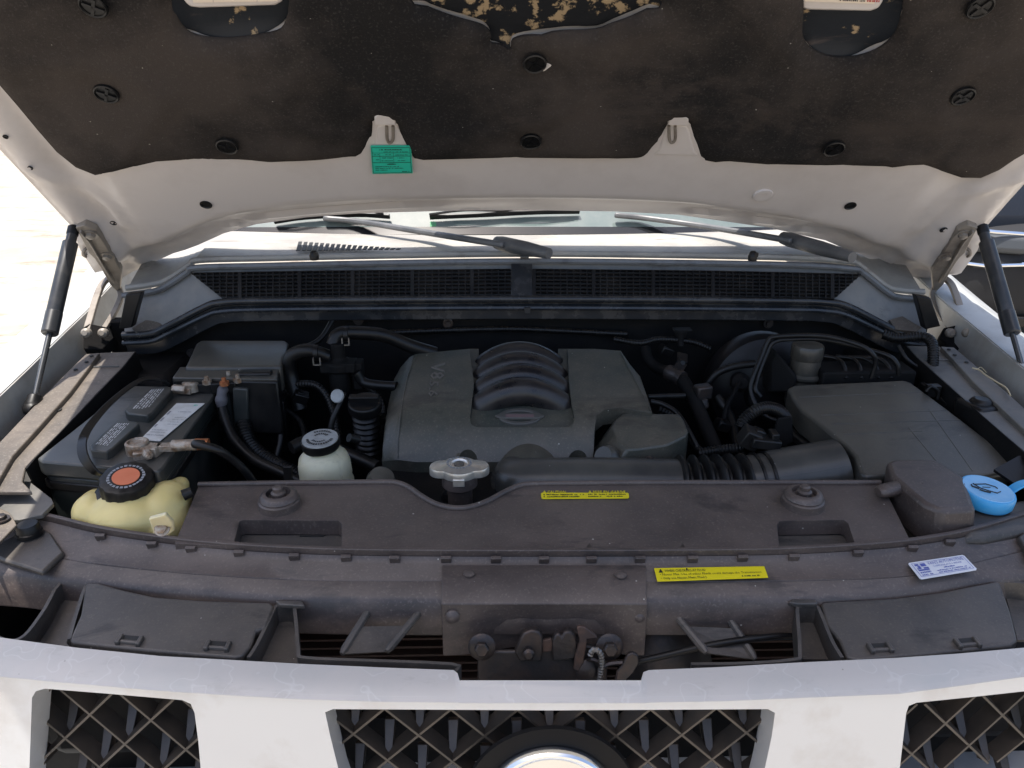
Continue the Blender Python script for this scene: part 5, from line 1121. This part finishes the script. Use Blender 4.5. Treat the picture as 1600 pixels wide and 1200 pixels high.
# ------------------------------------------------------------------ fuse box behind the battery
FZ = ZP(1.122)
FB = obj('fuse_box', sheet([(268, 592), (280, 574), (432, 570), (438, 575), (434, 596)], ZP(1.116), (0, 0, -0.10)), M_black, CAR, 'large black relay box behind the battery', bevel=0.004)
obj('box_cover', sheet([(269, 590), (281, 573), (431, 569), (436, 574), (433, 592)], ZP(1.1195), (0, 0, -0.008)), M_airbox, FB, bevel=0.002)
obj('box_lid', sheet([(288, 574), (306, 536), (314, 531), (446, 531), (452, 536), (440, 572)], ZP(1.126), (0, 0, -0.05)), M_airbox, FB, bevel=0.006, bseg=3)
obj('box_latch', sheet([(368, 584), (422, 582), (424, 616), (370, 618)], YP(1.235), (0, 0.02, 0)), M_black, FB, bevel=0.004)
for y in (612, 622): obj('lid_seam', tube([P(385, y, Y=1.232), P(428, y, Y=1.232)], 0.0016, 6), M_airbox, FB)
obj('box_body', box(P(390, 650, Y=1.30), (0.16, 0.10, 0.10)), M_black, FB, bevel=0.004)
# ------------------------------------------------------------------ coolant tank
def blob(name, sph, voxel, material, parent, lab):
    bm = bmesh.new()
    for c, s in sph:
        bmesh.ops.create_icosphere(bm, subdivisions=3, radius=1.0, matrix=Matrix.Translation(c) @ Matrix.Diagonal((*s, 1)))
    me = bpy.data.meshes.new(name); bm.to_mesh(me); bm.free(); me.materials.append(material)
    o = bpy.data.objects.new(name, me); link(o, parent); o['label'] = lab
    rm = o.modifiers.new('r', 'REMESH'); rm.mode = 'VOXEL'; rm.voxel_size = voxel; rm.use_smooth_shade = True
    sm = o.modifiers.new('s', 'SMOOTH'); sm.factor = 0.5; sm.iterations = 7
    return o
ty = 0.90
def T(px, py, Y=ty): return P(px, py-4, Y=Y+0.035)
TANK = blob('coolant_tank', [(T(145, 803, 0.89), (0.026, 0.030, 0.026)), (T(160, 797, 0.93), (0.036, 0.04, 0.028)), (T(205, 806, 0.89), (0.058, 0.05, 0.034)), (T(200, 826, 0.895), (0.056, 0.040, 0.030)), (T(258, 795, 0.905), (0.034, 0.045, 0.034)), (T(262, 820, 0.89), (0.032, 0.04, 0.034)), (T(276, 770, 0.935), (0.0155, 0.030, 0.016)), (T(155, 826, 0.90), (0.030, 0.033, 0.030)), (T(205, 795, 0.91), (0.05, 0.04, 0.022))],
            0.0035, M_yellowtank, CAR, 'yellowed coolant expansion tank with black screw cap')
cc = P(203, 771, Y=0.94)
ax = V((0.10, -0.22, 1))
obj('tank_neck', lathe([(0.028, -0.03), (0.028, 0.0)], cc, ax, 24), M_yellowtank, TANK)
obj('cap_collar', lathe([(0.038, -0.008), (0.0455, -0.004), (0.0460, 0.001), (0.040, 0.005), (0.033, 0.005)], cc, ax, 40), M_rubber, TANK)
obj('tank_cap', lathe([(0.0350, 0.0), (0.0350, 0.026), (0.0335, 0.0295), (0.0300, 0.0310), (0.008, 0.0310)], cc, ax, 60, lobes=12, lobe_amp=-0.035), M_rubber, TANK)
axn = ax.normalized(); cu, cv = frame_of(axn)
lbl = [cc+axn*0.0318+cu*(0.0175*math.cos(2*math.pi*i/28))+cv*(0.0175*math.sin(2*math.pi*i/28)) for i in range(28)]
obj('cap_sticker', solid(lbl, [tuple(range(28))], axn*-0.0008), M_orange, TANK, 'faded round orange sticker on the coolant cap')
def ringprint(center, axn, r, a0, a1, n, hgt, material, parent, name):
    u, v = frame_of(axn); ds = []; rg = random.Random(n)
    for i in range(n):
        a = R(a0+(a1-a0)*(i+0.5)/n); da = R((a1-a0)/n)*rg.uniform(0.3, 0.42); r2 = r+hgt*rg.uniform(0.7, 1.0)
        pts = [center+(u*math.cos(a+s*da)+v*math.sin(a+s*da))*q for s, q in ((-1, r), (1, r), (1, r2), (-1, r2))]
        ds.append((pts, [(0, 1, 2, 3)]))
    o = obj(name, merge(*ds), material, parent); o['kind'] = 'stuff'; return o
ringprint(cc+axn*0.0315, axn, 0.0205, 0, 360, 26, 0.004, M_greyink, TANK, 'cap_print')
tb_ = [(232, 812), (258, 805), (270, 818), (272, 830), (262, 837), (248, 838), (240, 834)]
obj('mount_tab', sheet(tb_, YP(0.855, -0.8, 1.0), (0, 0.005, 0.002)), M_tanktab, TANK, bevel=0.0015)
obj('tab_bolt', bolt(hit(254, 826, YP(0.853, -0.8, 1.0)), 0.0068, (0, -0.75, 0.65), 1.3), M_lead, TANK)
obj('overflow_nipple', tube([P(286, 774, Y=0.93), P(300, 768, Y=0.935)], [0.008, 0.007], 12), M_rubber, TANK)
# ------------------------------------------------------------------ power steering reservoir
pc = P(503, 702, Y=1.06); pax = V((-0.03, -0.10, 1))
PS = obj('steering_fluid_reservoir', lathe([(0.0405, -0.11), (0.0415, -0.06), (0.0395, -0.056), (0.0395, -0.05), (0.0405, -0.045), (0.0400, -0.026), (0.037, -0.014), (0.030, -0.006), (0.0235, -0.001), (0.0225, 0.008)], pc, pax, 40), M_whitetank, CAR, 'milky white fluid reservoir with a black and grey cap')
obj('reservoir_cap', lathe([(0.0270, 0.004), (0.0285, 0.007), (0.0285, 0.018), (0.0278, 0.0185)], pc, pax, 48, lobes=2, lobe_amp=0.03), M_rubber, PS)
obj('cap_face', lathe([(0.0275, 0.018), (0.0268, 0.0205), (0.010, 0.021)], pc, pax, 40), M_capface, PS)
pn = pax.normalized(); fc = pc+pn*0.0214
ringprint(fc, pn, 0.017, 100, 260, 14, 0.005, M_ink, PS, 'cap_print'); ringprint(fc, pn, 0.009, -60, 60, 7, 0.005, M_ink, PS, 'cap_print'); ringprint(fc, pn, 0.010, 130, 240, 7, 0.004, M_ink, PS, 'cap_print'); ringprint(fc, pn, 0.0175, -40, 50, 8, 0.004, M_ink, PS, 'cap_print')
obj('side_bracket', sheet([(442, 730), (456, 730), (456, 762), (444, 762)], YP(1.055), (0, 0.006, 0)), M_black, PS, bevel=0.001)
obj('hose_nipple', tube([P(545, 684, Y=1.10), P(560, 688, Y=1.11)], 0.007, 10), M_rubber, PS)
# ------------------------------------------------------------------ radiator filler neck and cap
nx_ = P(718, 742, Y=1.00); ntop = nx_
NECK = obj('filler_neck', lathe([(0.0185, -0.16), (0.0185, -0.022), (0.0200, -0.019), (0.0262, -0.015), (0.0262, 0.004), (0.024, 0.006)], ntop, (0, 0, 1), 32), M_cover, CAR, 'dark radiator filler neck under the metal cap')
prof = []
N = 72; vs = []; 
def capr(a):
    c2 = abs(math.cos(a)); return 0.0285+0.0155*max(0, (c2-0.80)/0.20)**0.8
ringr = [(1.0, -0.004), (1.0, 0.005), (0.97, 0.0075), (0.72, 0.0105), (0.46, 0.0125), (0.42, 0.0115), (0.38, 0.0085)]
for f_, h in ringr:
    for k in range(N):
        a = 2*math.pi*k/N; r_ = capr(a) if f_ > 0.9 else 0.0285+(capr(a)-0.0285)*max(0, (f_-0.5)/0.5)*0.9
        vs.append(ntop+V((math.cos(a)*r_*f_, math.sin(a)*r_*f_, 0.008+h)))
fs = [(i*N+k, i*N+(k+1) % N, (i+1)*N+(k+1) % N, (i+1)*N+k) for i in range(len(ringr)-1) for k in range(N)]+[tuple((len(ringr)-1)*N+k for k in range(N)), tuple(range(N))[::-1]]
RCAP = obj('radiator_cap', (vs, fs), M_alu, CAR, 'shiny pressed metal radiator cap with two ears', sharp=45)
obj('cap_tab', box(ntop+V((0, -0.0285, 0.002)), (0.017, 0.003, 0.012)), M_alu, RCAP, bevel=0.001)
obj('cap_rivet', lathe([(0.0075, 0.016), (0.0075, 0.0195), (0.006, 0.0205)], ntop, (0, 0, 1), 8), M_steel, RCAP)
ringprint(ntop+V((0, 0, 0.0205)), V((0, 0, 1)), 0.0155, 0, 360, 22, 0.0035, M_greyink, RCAP, 'cap_print')
obj('neck_hose', tube(smooth_path([P(715, 775, Y=1.0), P(703, 775, Y=1.02), P(695, 800, Y=1.03)], 4), 0.012, 12), M_rubber, NECK)
obj('cover_knob', lathe([(0.022, -0.06), (0.022, -0.006), (0.018, 0.004), (0.010, 0.008)], P(597, 746, Y=1.02), (0.35, -0.35, 1), 24), M_airbox, CAR, 'rounded black hose end beside the milky reservoir')
# ------------------------------------------------------------------ oil filler and dipstick
oc = P(570, 632, Y=1.20)
OIL = obj('oil_filler_cap', merge(lathe([(0.0265, -0.012), (0.0285, -0.010), (0.0285, 0.004), (0.026, 0.007)], oc, (0, -0.25, 1), 32), box(oc+V((0, -0.002, 0.010)), (0.050, 0.012, 0.016), 0, R(14))), M_black, CAR, 'black oil filler cap with a grip bar left of the engine cover', bevel=0.002)
obj('filler_tube', corr([oc+V((0, 0, -0.01)), oc+V((0.0, 0.01, -0.09))], 0.020, 0.024, 0.011, 20), M_rubber, OIL)
dk = P(528, 619, Y=1.205)
DIP = obj('dipstick', lathe([(0.0115, 0), (0.0120, 0.003), (0.0105, 0.0055), (0.004, 0.0055)], dk, (-0.25, -1, 0.5), 24), M_capface, CAR, 'round grey dipstick end left of the oil filler cap')
obj('dipstick_tube', tube(smooth_path([dk+V((0.006, 0.012, -0.004)), P(538, 620, Y=1.22), P(520, 655, Y=1.2), P(512, 700, Y=1.19)], 5), 0.005, 10), M_rubber, DIP)
# ------------------------------------------------------------------ heater valve and hoses
vc = P(530, 568, Y=1.30)
HV = obj('heater_valve', merge(lathe([(0.018, -0.055), (0.020, -0.045), (0.020, -0.012), (0.026, -0.010), (0.026, 0.004), (0.016, 0.008), (0.012, 0.012), (0.012, 0.038)], vc, (0, 0, 1), 24), box(vc+V((0.0, -0.004, -0.002)), (0.062, 0.034, 0.018)), box(vc+V((0.034, 0, -0.02)), (0.016, 0.03, 0.05))), M_deep, CAR, 'dark plastic heater valve with hoses at the back of the bay', bevel=0.002)
obj('heater_hose', tube(smooth_path([P(518, 549, Y=1.30), P(512, 557, Y=1.30), P(484, 548, Y=1.29), P(462, 552, Y=1.29), P(452, 564, Y=1.29), P(455, 590, Y=1.29), P(470, 640, Y=1.27)][1:], 6), 0.0125, 14), M_rubber, CAR, 'bent black heater hose left of the valve')
obj('heater_hose', tube(smooth_path([P(520, 540, Y=1.31), P(530, 522, Y=1.32), P(560, 520, Y=1.33), P(600, 524, Y=1.34), P(640, 540, Y=1.35), P(680, 552, Y=1.36)], 6), 0.0125, 14), M_rubber, CAR, 'long glossy heater hose running behind the engine cover')
obj('heater_hose', tube(smooth_path([P(556, 582, Y=1.28), P(568, 597, Y=1.28), P(590, 602, Y=1.27), P(620, 604, Y=1.26)], 6), 0.009, 12), M_rubber, CAR, 'thin hose from the heater valve to the engine')
for x, y, YY in ((495, 565, 1.275), (540, 534, 1.30)):
    c = P(x, y, Y=YY); obj('hose_clip', merge(box(c+V((-0.006, 0, 0)), (0.002, 0.004, 0.014)), box(c+V((0.006, 0, 0)), (0.002, 0.004, 0.014)), box(c+V((0, 0, -0.006)), (0.013, 0.004, 0.002))), M_steel, HV)
for x, y, YY in ((494, 551, 1.29), (541, 522, 1.32)): obj('clamp_ring', tube([P(x-3, y, Y=YY), P(x+4, y, Y=YY)], 0.0140, 16), M_rubber, HV)
# ------------------------------------------------------------------ pipes and hoses right of the engine
ACP = obj('air_conditioning_pipe', tube(smooth_path([P(1008, 545, Y=1.40), P(1012, 560, Y=1.38), P(1025, 574, Y=1.36), P(1046, 582, Y=1.33), P(1064, 592, Y=1.31), P(1074, 606, Y=1.29), P(1084, 622, Y=1.27), P(1096, 650, Y=1.24), P(1106, 674, Y=1.21), P(1120, 705, Y=1.18)], 6), [0.0105]*25+[0.0125]*30, 14), M_deep, CAR, 'dark metal air conditioning pipe with a crimped joint, right of the engine cover')
obj('crimp_sleeve', tube([P(1044, 581, Y=1.335), P(1050, 584, Y=1.327), P(1051, 584.5, Y=1.326), P(1058, 588, Y=1.32), P(1059, 588.5, Y=1.319), P(1066, 593, Y=1.31)], [0.0145, 0.0150, 0.0138, 0.0138, 0.0150, 0.0150], 18), M_darksteel, ACP)
obj('pipe_joint', merge(box(P(1098, 612, Y=1.27), (0.030, 0.022, 0.026), R(15)), lathe([(0.009, 0), (0.009, 0.02)], P(1098, 622, Y=1.265), (0.2, -0.3, -1), 12)), M_darksteel, ACP, bevel=0.004)
obj('pipe_bracket', merge(bar(P(1066, 552, Y=1.37), P(1066, 566, Y=1.35), 0.020, 0.004, (0, -1, 0.3)), bar(P(1067, 565, Y=1.35), P(1056, 582, Y=1.32), 0.020, 0.004, (0, -1, 0.3)), lathe([(0.006, 0), (0.006, 0.004)], P(1066, 567, Y=1.345), (0, -1, 0.4), 6)), M_booster, ACP, bevel=0.001)
obj('bracket_bolt', merge(lathe([(0.012, 0), (0.013, 0.004), (0.010, 0.010), (0.006, 0.016), (0.006, 0.03)], P(1063, 518, Y=1.42), (0, -0.5, -1), 16), box(P(1066, 515, Y=1.42), (0.035, 0.02, 0.003))), M_deep, ACP)
obj('vacuum_hose', tube(smooth_path([P(1012, 620, Y=1.24), P(1040, 619, Y=1.25), P(1070, 618, Y=1.26)], 4), 0.0045, 10), M_rubber, CAR, 'thin straight hose behind the engine cover edge')
obj('vacuum_hose', tube(smooth_path([P(1016, 627, Y=1.22), P(1036, 632, Y=1.22), P(1060, 648, Y=1.2), P(1085, 690, Y=1.16), P(1095, 715, Y=1.14)], 5), 0.0045, 10), M_rubber, CAR, 'thin curved hose dropping beside the small box')
# brake booster, master cylinder reservoir and lines
bc = P(1182, 600, Y=1.40)
BO = obj('brake_booster', lathe([(0.108, 0.0), (0.108, 0.03), (0.102, 0.045), (0.080, 0.055), (0.045, 0.062), (0.040, 0.075), (0.02, 0.078)], bc, (0, -1, 0.1), 48), M_booster, CAR, 'round dark brake booster at the back right')
obj('check_valve', merge(lathe([(0.018, 0), (0.018, 0.012), (0.010, 0.02)], P(1155, 596, Y=1.33), (0, -1, 0.2), 18), tube(smooth_path([P(1155, 598, Y=1.31), P(1146, 615, Y=1.29), P(1134, 640, Y=1.27), P(1130, 670, Y=1.25)], 5), 0.005, 8)), M_deep, BO)
obj('vacuum_pipe', tube(smooth_path([P(1105, 600, Y=1.33), P(1122, 582, Y=1.33), P(1150, 572, Y=1.33), P(1180, 568, Y=1.33)], 5), 0.007, 10), M_rubber, BO)
mc = P(1262, 545, Y=1.30)
MC = obj('brake_fluid_reservoir', lathe([(0.024, -0.115), (0.028, -0.10), (0.028, -0.058), (0.033, -0.052), (0.033, -0.048), (0.027, -0.044), (0.026, -0.006), (0.024, 0.0)], mc, (0, 0, 1), 32), M_airbox, CAR, 'dark brake fluid reservoir with a ribbed screw cap')
obj('reservoir_cap', lathe([(0.0270, -0.018), (0.0285, -0.015), (0.0285, 0.004), (0.0265, 0.008), (0.012, 0.009)], mc, (0, 0, 1), 48, lobes=20, lobe_amp=-0.025), M_airbox, MC)
obj('reservoir_shoulder', solid([P(1212, 548, Y=1.30), P(1236, 575, Y=1.28), P(1248, 590, Y=1.27), P(1240, 615, Y=1.27), P(1200, 615, Y=1.29), P(1205, 560, Y=1.31)], [tuple(range(6))], V((0, 0.04, 0))), M_deep, MC, bevel=0.006)
def line(pts, r, lab): obj('brake_line', tube(smooth_path([P(x, y, Y=YY) for x, y, YY in pts], 6), r, 10), M_rubber, CAR, lab)
line([(1222, 659, 1.20), (1200, 652, 1.21), (1184, 638, 1.22), (1173, 612, 1.24), (1176, 590, 1.25), (1190, 556, 1.27), (1200, 533, 1.28), (1212, 526, 1.28), (1260, 524, 1.28), (1300, 527, 1.27), (1345, 540, 1.25), (1362, 552, 1.24), (1368, 566, 1.24), (1362, 590, 1.24)], 0.0042, 'long bent brake line looping round the fluid reservoir')
line([(1188, 620, 1.235), (1180, 608, 1.24), (1184, 588, 1.255), (1198, 552, 1.275), (1210, 534, 1.28), (1240, 530, 1.285), (1290, 531, 1.28), (1350, 545, 1.27), (1388, 556, 1.25), (1402, 570, 1.24), (1404, 586, 1.24)], 0.0042, 'second brake line running beside the long one')
for k, (x0, dx) in enumerate(((1318, 0), (1342, 0), (1362, 6), (1384, 4))):
    line([(x0-36, 556+k, 1.31), (x0-12, 560, 1.30), (x0+dx, 570+k, 1.28), (x0+dx+4, 592, 1.26)], 0.0038, ('first', 'second', 'third', 'fourth')[k]+' short brake line from the left above the valve block')
obj('valve_block', box(P(1345, 590, Y=1.29), (0.17, 0.06, 0.045)), M_deep, CAR, 'dark brake valve block behind the air box', bevel=0.004)
obj('loom_conduit', corr(smooth_path([P(1380, 522, Y=1.36), P(1400, 528, Y=1.35), P(1440, 526, Y=1.34), P(1455, 534, Y=1.32), P(1458, 552, Y=1.30), P(1457, 600, Y=1.26)], 6), 0.0085, 0.0098, 0.005, 12), M_rubber, CAR, 'corrugated black conduit in the right rear corner')
obj('loom_wire', tube(smooth_path([P(1404, 540, Y=1.33), P(1416, 560, Y=1.31), P(1432, 572, Y=1.3), P(1446, 578, Y=1.29)], 5), 0.0035, 8), M_rubber, CAR, 'thin black wire in the right rear corner')
# air-flow sensor plug and its conduit
SENS = obj('sensor_conduit', corr(smooth_path([P(1158, 668, Y=1.12), P(1164, 655, Y=1.125), P(1180, 642, Y=1.13), P(1200, 637, Y=1.14), P(1218, 642, Y=1.15), P(1228, 654, Y=1.16)], 7), 0.0085, 0.0105, 0.0042, 14), M_rubber, CAR, 'grey-black corrugated conduit arching to the sensor plug')
obj('sensor_plug', merge(box(P(1172, 684, Y=1.095), (0.030, 0.028, 0.030), 0, R(10), R(25)), box(P(1186, 676, Y=1.10), (0.018, 0.02, 0.012), 0, 0, R(25)), box(P(1194, 690, Y=1.085), (0.046, 0.03, 0.016), 0, 0, R(8)), box(P(1208, 684, Y=1.09), (0.012, 0.024, 0.022))), M_black, SENS, bevel=0.002)
obj('loom_conduit', corr(smooth_path([P(1092, 708, Y=1.12), P(1130, 702, Y=1.115), P(1160, 700, Y=1.11)], 5), 0.007, 0.0085, 0.005, 12), M_rubber, CAR, 'corrugated black conduit behind the bellows')
obj('side_bracket', sheet([(1216, 654), (1238, 651), (1240, 690), (1225, 700), (1205, 695), (1212, 668)], YP(1.13), (0, 0.006, 0)), M_deep, CAR, bevel=0.002)
# ------------------------------------------------------------------ snorkel, washer tank, blue cap
SN = ZP(1.075, 0.05, 0.9)
st_ = [(1384, 722), (1394, 717), (1460, 716), (1476, 724), (1500, 740), (1508, 744), (1522, 786), (1526, 794), (1470, 797), (1444, 786), (1424, 770), (1392, 742)]
top_ = [hit(x, y, SN) for x, y in st_]; cc = sum(top_, V())/len(top_)
lw = [V((cc.x+(p.x-cc.x)*1.04+0.004, cc.y+(p.y-cc.y)*1.05-0.004, p.z-0.060)) for p in top_]; n = len(top_)
SNK = obj('air_snorkel', (top_+lw, [tuple(range(n)), tuple(range(2*n-1, n-1, -1))]+[(i, (i+1) % n, n+(i+1) % n, n+i) for i in range(n)]), M_cover, CAR, 'brown-black plastic air snorkel beside the blue cap', bevel=0.007, bseg=3)
obj('snorkel_tongue', tube(smooth_path([hit(1372, 769, ZP(1.062)), hit(1390, 765, ZP(1.064)), hit(1415, 760, ZP(1.066)), hit(1440, 764, ZP(1.066))], 5), [0.008, 0.0105, 0.0115, 0.012, 0.012, 0.012, 0.012, 0.012, 0.012, 0.012, 0.012, 0.012, 0.0125, 0.013, 0.0135, 0.014], 14, flat=0.75), M_cover, SNK)
obj('tank_body', sheet([(1500, 800), (1530, 790), (1600, 778), (1660, 780), (1660, 830), (1600, 826), (1540, 838), (1505, 838)], ZP(1.046), (0, 0, -0.08)), M_plastic, CAR, 'dark washer fluid tank top around the blue cap', bevel=0.010, bseg=3)
bcx = hit(1540, 773, ZP(1.062)); bax = V((0.06, -0.10, 1))
BC = obj('washer_cap', lathe([(0.0335, -0.010), (0.0358, -0.006), (0.0358, 0.006), (0.0342, 0.0095), (0.0326, 0.0100)], bcx, bax, 48), M_blue, CAR, 'round bright blue washer fluid cap')
obj('cap_face', lathe([(0.0328, 0.009), (0.0316, 0.0108), (0.0294, 0.0102), (0.0100, 0.0102)], bcx, bax, 48), M_blueface, BC)
bn = bax.normalized(); bcn = bcx+bn*0.0112
def dp(x, y): return bcn+V((x, y, -(x*bn.x+y*bn.y)/bn.z))
def stroke(pts, r): return tube([dp(*p) for p in pts], r, 6)
obj('washer_symbol', merge(stroke([(-0.016, 0.008), (0.002, 0.010), (0.012, 0.004), (0.013, 0.000)], 0.0007), stroke([(-0.016, 0.010), (-0.012, 0.000), (-0.004, -0.006), (0.006, -0.011), (0.013, -0.007)], 0.0007), stroke([(-0.020, 0.007), (-0.021, 0.003), (-0.014, -0.002)], 0.0010), stroke([(-0.015, -0.004), (-0.010, -0.008), (-0.003, -0.0105)], 0.0010), stroke([(-0.007, 0.002), (0.004, 0.002)], 0.0005)), M_ink, BC)
obj('cap_strap', ribbon(smooth_path([bcx+V((0.034, 0.004, 0.002)), bcx+V((0.050, 0.006, 0.012)), bcx+V((0.068, 0.008, 0.014)), bcx+V((0.085, 0.010, 0.008))], 5), lambda t: (0, 1, 0), 0.014, 0.003), M_blue, BC, bevel=0.0006)
obj('side_flap', sheet([(1553, 733), (1592, 712), (1620, 712), (1620, 770), (1585, 755)], ZP(1.058, 0.5, 0.95), (0, 0, -0.004)), M_rubber, CAR, 'small black rubber flap beside the air filter box')
obj('horn_relay', merge(box(P(1527, 650, Y=1.14), (0.05, 0.06, 0.05), R(10)), lathe([(0.02, 0), (0.016, 0.02)], P(1530, 640, Y=1.14), (0, 0, 1), 16)), M_black, CAR, 'small black module in the gap right of the air box', bevel=0.006)
# ------------------------------------------------------------------ wiring and fittings in the gaps
def loom(pts, r, lab, c=False, material=None, name='wiring_loom'):
    path = smooth_path([P(x, y, Y=YY) for x, y, YY in pts], 6)
    return obj(name, corr(path, r*0.86, r, 0.0055, 12) if c else tube(path, r, 10), material or M_rubber, CAR, lab)
loom([(440, 612, 1.29), (470, 600, 1.28), (500, 606, 1.27), (520, 640, 1.25), (530, 690, 1.22)], 0.007, 'wiring loom dropping behind the milky reservoir', True)
loom([(448, 640, 1.27), (470, 660, 1.25), (478, 700, 1.2), (470, 740, 1.16)], 0.005, 'thin wire left of the milky reservoir')
loom([(560, 600, 1.30), (585, 612, 1.29), (600, 640, 1.27), (592, 690, 1.22)], 0.006, 'wiring loom beside the left edge of the engine cover', True)
loom([(455, 700, 1.14), (480, 690, 1.16), (520, 700, 1.17), (560, 716, 1.15), (590, 730, 1.13)], 0.011, 'dark coolant hose behind the milky reservoir')
loom([(430, 560, 1.36), (470, 545, 1.38), (500, 530, 1.40), (520, 500, 1.43)], 0.005, 'thin cable rising to the cowl behind the relay box')
loom([(1030, 640, 1.24), (1060, 655, 1.22), (1080, 690, 1.17), (1110, 720, 1.12)], 0.007, 'wiring loom between the small box and the pipe', True)
loom([(1120, 620, 1.30), (1140, 650, 1.27), (1150, 690, 1.22), (1160, 720, 1.18)], 0.009, 'dark hose below the brake booster')
loom([(960, 530, 1.42), (1000, 536, 1.40), (1030, 530, 1.41), (1080, 534, 1.42), (1110, 545, 1.42)], 0.006, 'wiring loom along the firewall right of the cover', True)
loom([(600, 520, 1.44), (700, 516, 1.45), (800, 514, 1.45), (900, 518, 1.45), (980, 522, 1.44)], 0.006, 'wiring loom along the firewall behind the engine cover', True)
loom([(1490, 640, 1.18), (1510, 650, 1.16), (1540, 680, 1.12), (1560, 700, 1.09)], 0.006, 'thin hose in the gap right of the air box')
for x, y, YY, lab in ((470, 620, 1.27, 'small dark connector left of the heater valve'), (592, 655, 1.25, 'small dark connector left of the engine cover'), (1128, 664, 1.24, 'small dark connector below the brake booster'), (1040, 548, 1.41, 'small dark connector on the firewall')):
    cn = obj('wire_connector', box(P(x, y, Y=YY), (0.026, 0.02, 0.018), 0.3, 0.2, 0.4), M_black, CAR, lab, bevel=0.002)
    obj('connector_clip', box(P(x, y-5, Y=YY-0.006), (0.012, 0.008, 0.006), 0.3, 0.2, 0.4), M_black, cn, bevel=0.001)
for x, y, YY in ((300, 552, 1.45), (560, 500, 1.45), (700, 505, 1.455), (1200, 505, 1.455)):
    obj('firewall_stud', merge(lathe([(0.010, 0), (0.010, 0.003)], P(x, y, Y=YY), (0, -1, 0), 14), lathe([(0.006, 0.002), (0.006, 0.008)], P(x, y, Y=YY), (0, -1, 0), 6)), M_darksteel, FWALL)
# ------------------------------------------------------------------ dry twig lying on the right apron
tw = thing('dry_stalk', 'pale dry plant stalk lying on the right apron rail', 'stalk', tuple(P(1540, 590, Z=1.13)))
def AZ2(p): return p.z-(1.1005+0.10*(p.y-1.0))
obj('stem', tube(smooth_path([hit(1519, 575, AZ2), hit(1530, 578, AZ2), hit(1540, 586, AZ2), hit(1556, 596, AZ2), hit(1572, 606, AZ2), hit(1579, 618, AZ2)], 5), [0.0013]*26, 6), M_straw, tw)
obj('side_stem', tube(smooth_path([hit(1526, 577, AZ2), hit(1533, 574, AZ2), hit(1541, 582, AZ2)], 4), 0.0008, 5), M_straw, tw)

# ------------------------------------------------------------------ neighbouring car, far right
NC = thing('parked_car', 'dark grey car parked beyond the right fender', 'car', (3.45, 6.2, 0))
def loftcar():
    # stations along y (front at 4.15), section = half widths/heights
    X0, X1 = 2.55, 4.35; xc = (X0+X1)/2
    st = [(4.15, 0.70, 0.30, 0.62), (4.22, 0.80, 0.22, 0.72), (4.40, 0.88, 0.20, 0.80), (4.9, 0.90, 0.20, 0.88), (5.5, 0.90, 0.20, 0.95), (7.6, 0.90, 0.20, 0.98), (8.4, 0.86, 0.22, 0.98), (8.6, 0.78, 0.30, 0.85)]
    vs = []
    for y, w_, zl, zh in st:
        zm = zl+(zh-zl)*0.55
        for x, z in ((-w_*0.92, zl), (-w_, zl+0.12), (-w_, zm), (-w_*0.95, zh-0.06), (-w_*0.80, zh), (0, zh+0.03), (w_*0.80, zh), (w_*0.95, zh-0.06), (w_, zm), (w_, zl+0.12), (w_*0.92, zl)): vs.append(V((xc+x, y, z)))
    n = 11; fs = [(i*n+j, i*n+(j+1) % n, (i+1)*n+(j+1) % n, (i+1)*n+j) for i in range(len(st)-1) for j in range(n)]+[tuple(range(n)), tuple((len(st)-1)*n+j for j in range(n))[::-1]]
    return vs, fs
BODY = obj('body', loftcar(), M_carpaint, NC, sub=2, sharp=60)
def greenhouse():
    xc = 3.45; st = [(4.40, 0.74, 0.70, 0.815), (5.2, 0.66, 0.80, 1.34), (7.1, 0.66, 0.90, 1.40), (7.9, 0.74, 0.90, 1.0)]
    vs = []
    for y, w_, zl, zh in st:
        for x, z in ((-w_-0.10, zl), (-w_, zh), (w_, zh), (w_+0.10, zl)): vs.append(V((xc+x, y, z)))
    return vs, [(i*4+j, i*4+(j+1) % 4, (i+1)*4+(j+1) % 4, (i+1)*4+j) for i in range(3) for j in range(4)]+[(0, 1, 2, 3), (15, 14, 13, 12)]
obj('cabin_glass', greenhouse(), M_carglass, NC, bevel=0.04)
for s in (-1, 1):
    obj('headlight', merge(box((3.45+s*0.70, 4.31, 0.70), (0.40, 0.20, 0.10), R(s*22), R(-12))), M_lens, NC, bevel=0.03, bseg=4)
    obj('headlight_trim', tube([V((3.45+s*0.52, 4.175, 0.775)), V((3.45+s*0.72, 4.21, 0.785)), V((3.45+s*0.88, 4.33, 0.79))], 0.010, 8), M_chrome, NC)
    obj('headlight_trim', tube([V((3.45+s*0.52, 4.150, 0.615)), V((3.45+s*0.74, 4.19, 0.60)), V((3.45+s*0.905, 4.33, 0.60))], 0.012, 8), M_chrome, NC)
    for y in (4.95, 7.75):
        w_ = obj('wheel', lathe([(0.20, -0.1), (0.31, -0.09), (0.33, -0.05), (0.33, 0.08), (0.31, 0.10), (0.22, 0.10)], (3.45+s*0.80, y, 0.33), (s, 0, 0), 36), M_tyre, NC)
        obj('rim', lathe([(0.22, 0.06), (0.21, 0.095), (0.10, 0.085), (0.04, 0.09)], (3.45+s*0.80, y, 0.33), (s, 0, 0), 30), M_steel, w_)
obj('grille_bar', box((3.45, 4.135, 0.56), (0.9, 0.05, 0.10)), M_black, NC, bevel=0.01)
obj('chrome_strip', box((3.45, 4.125, 0.63), (0.95, 0.03, 0.02)), M_chrome, NC, bevel=0.004)
obj('bumper_lip', box((3.45, 4.22, 0.28), (1.5, 0.16, 0.06)), M_black, NC, bevel=0.01)
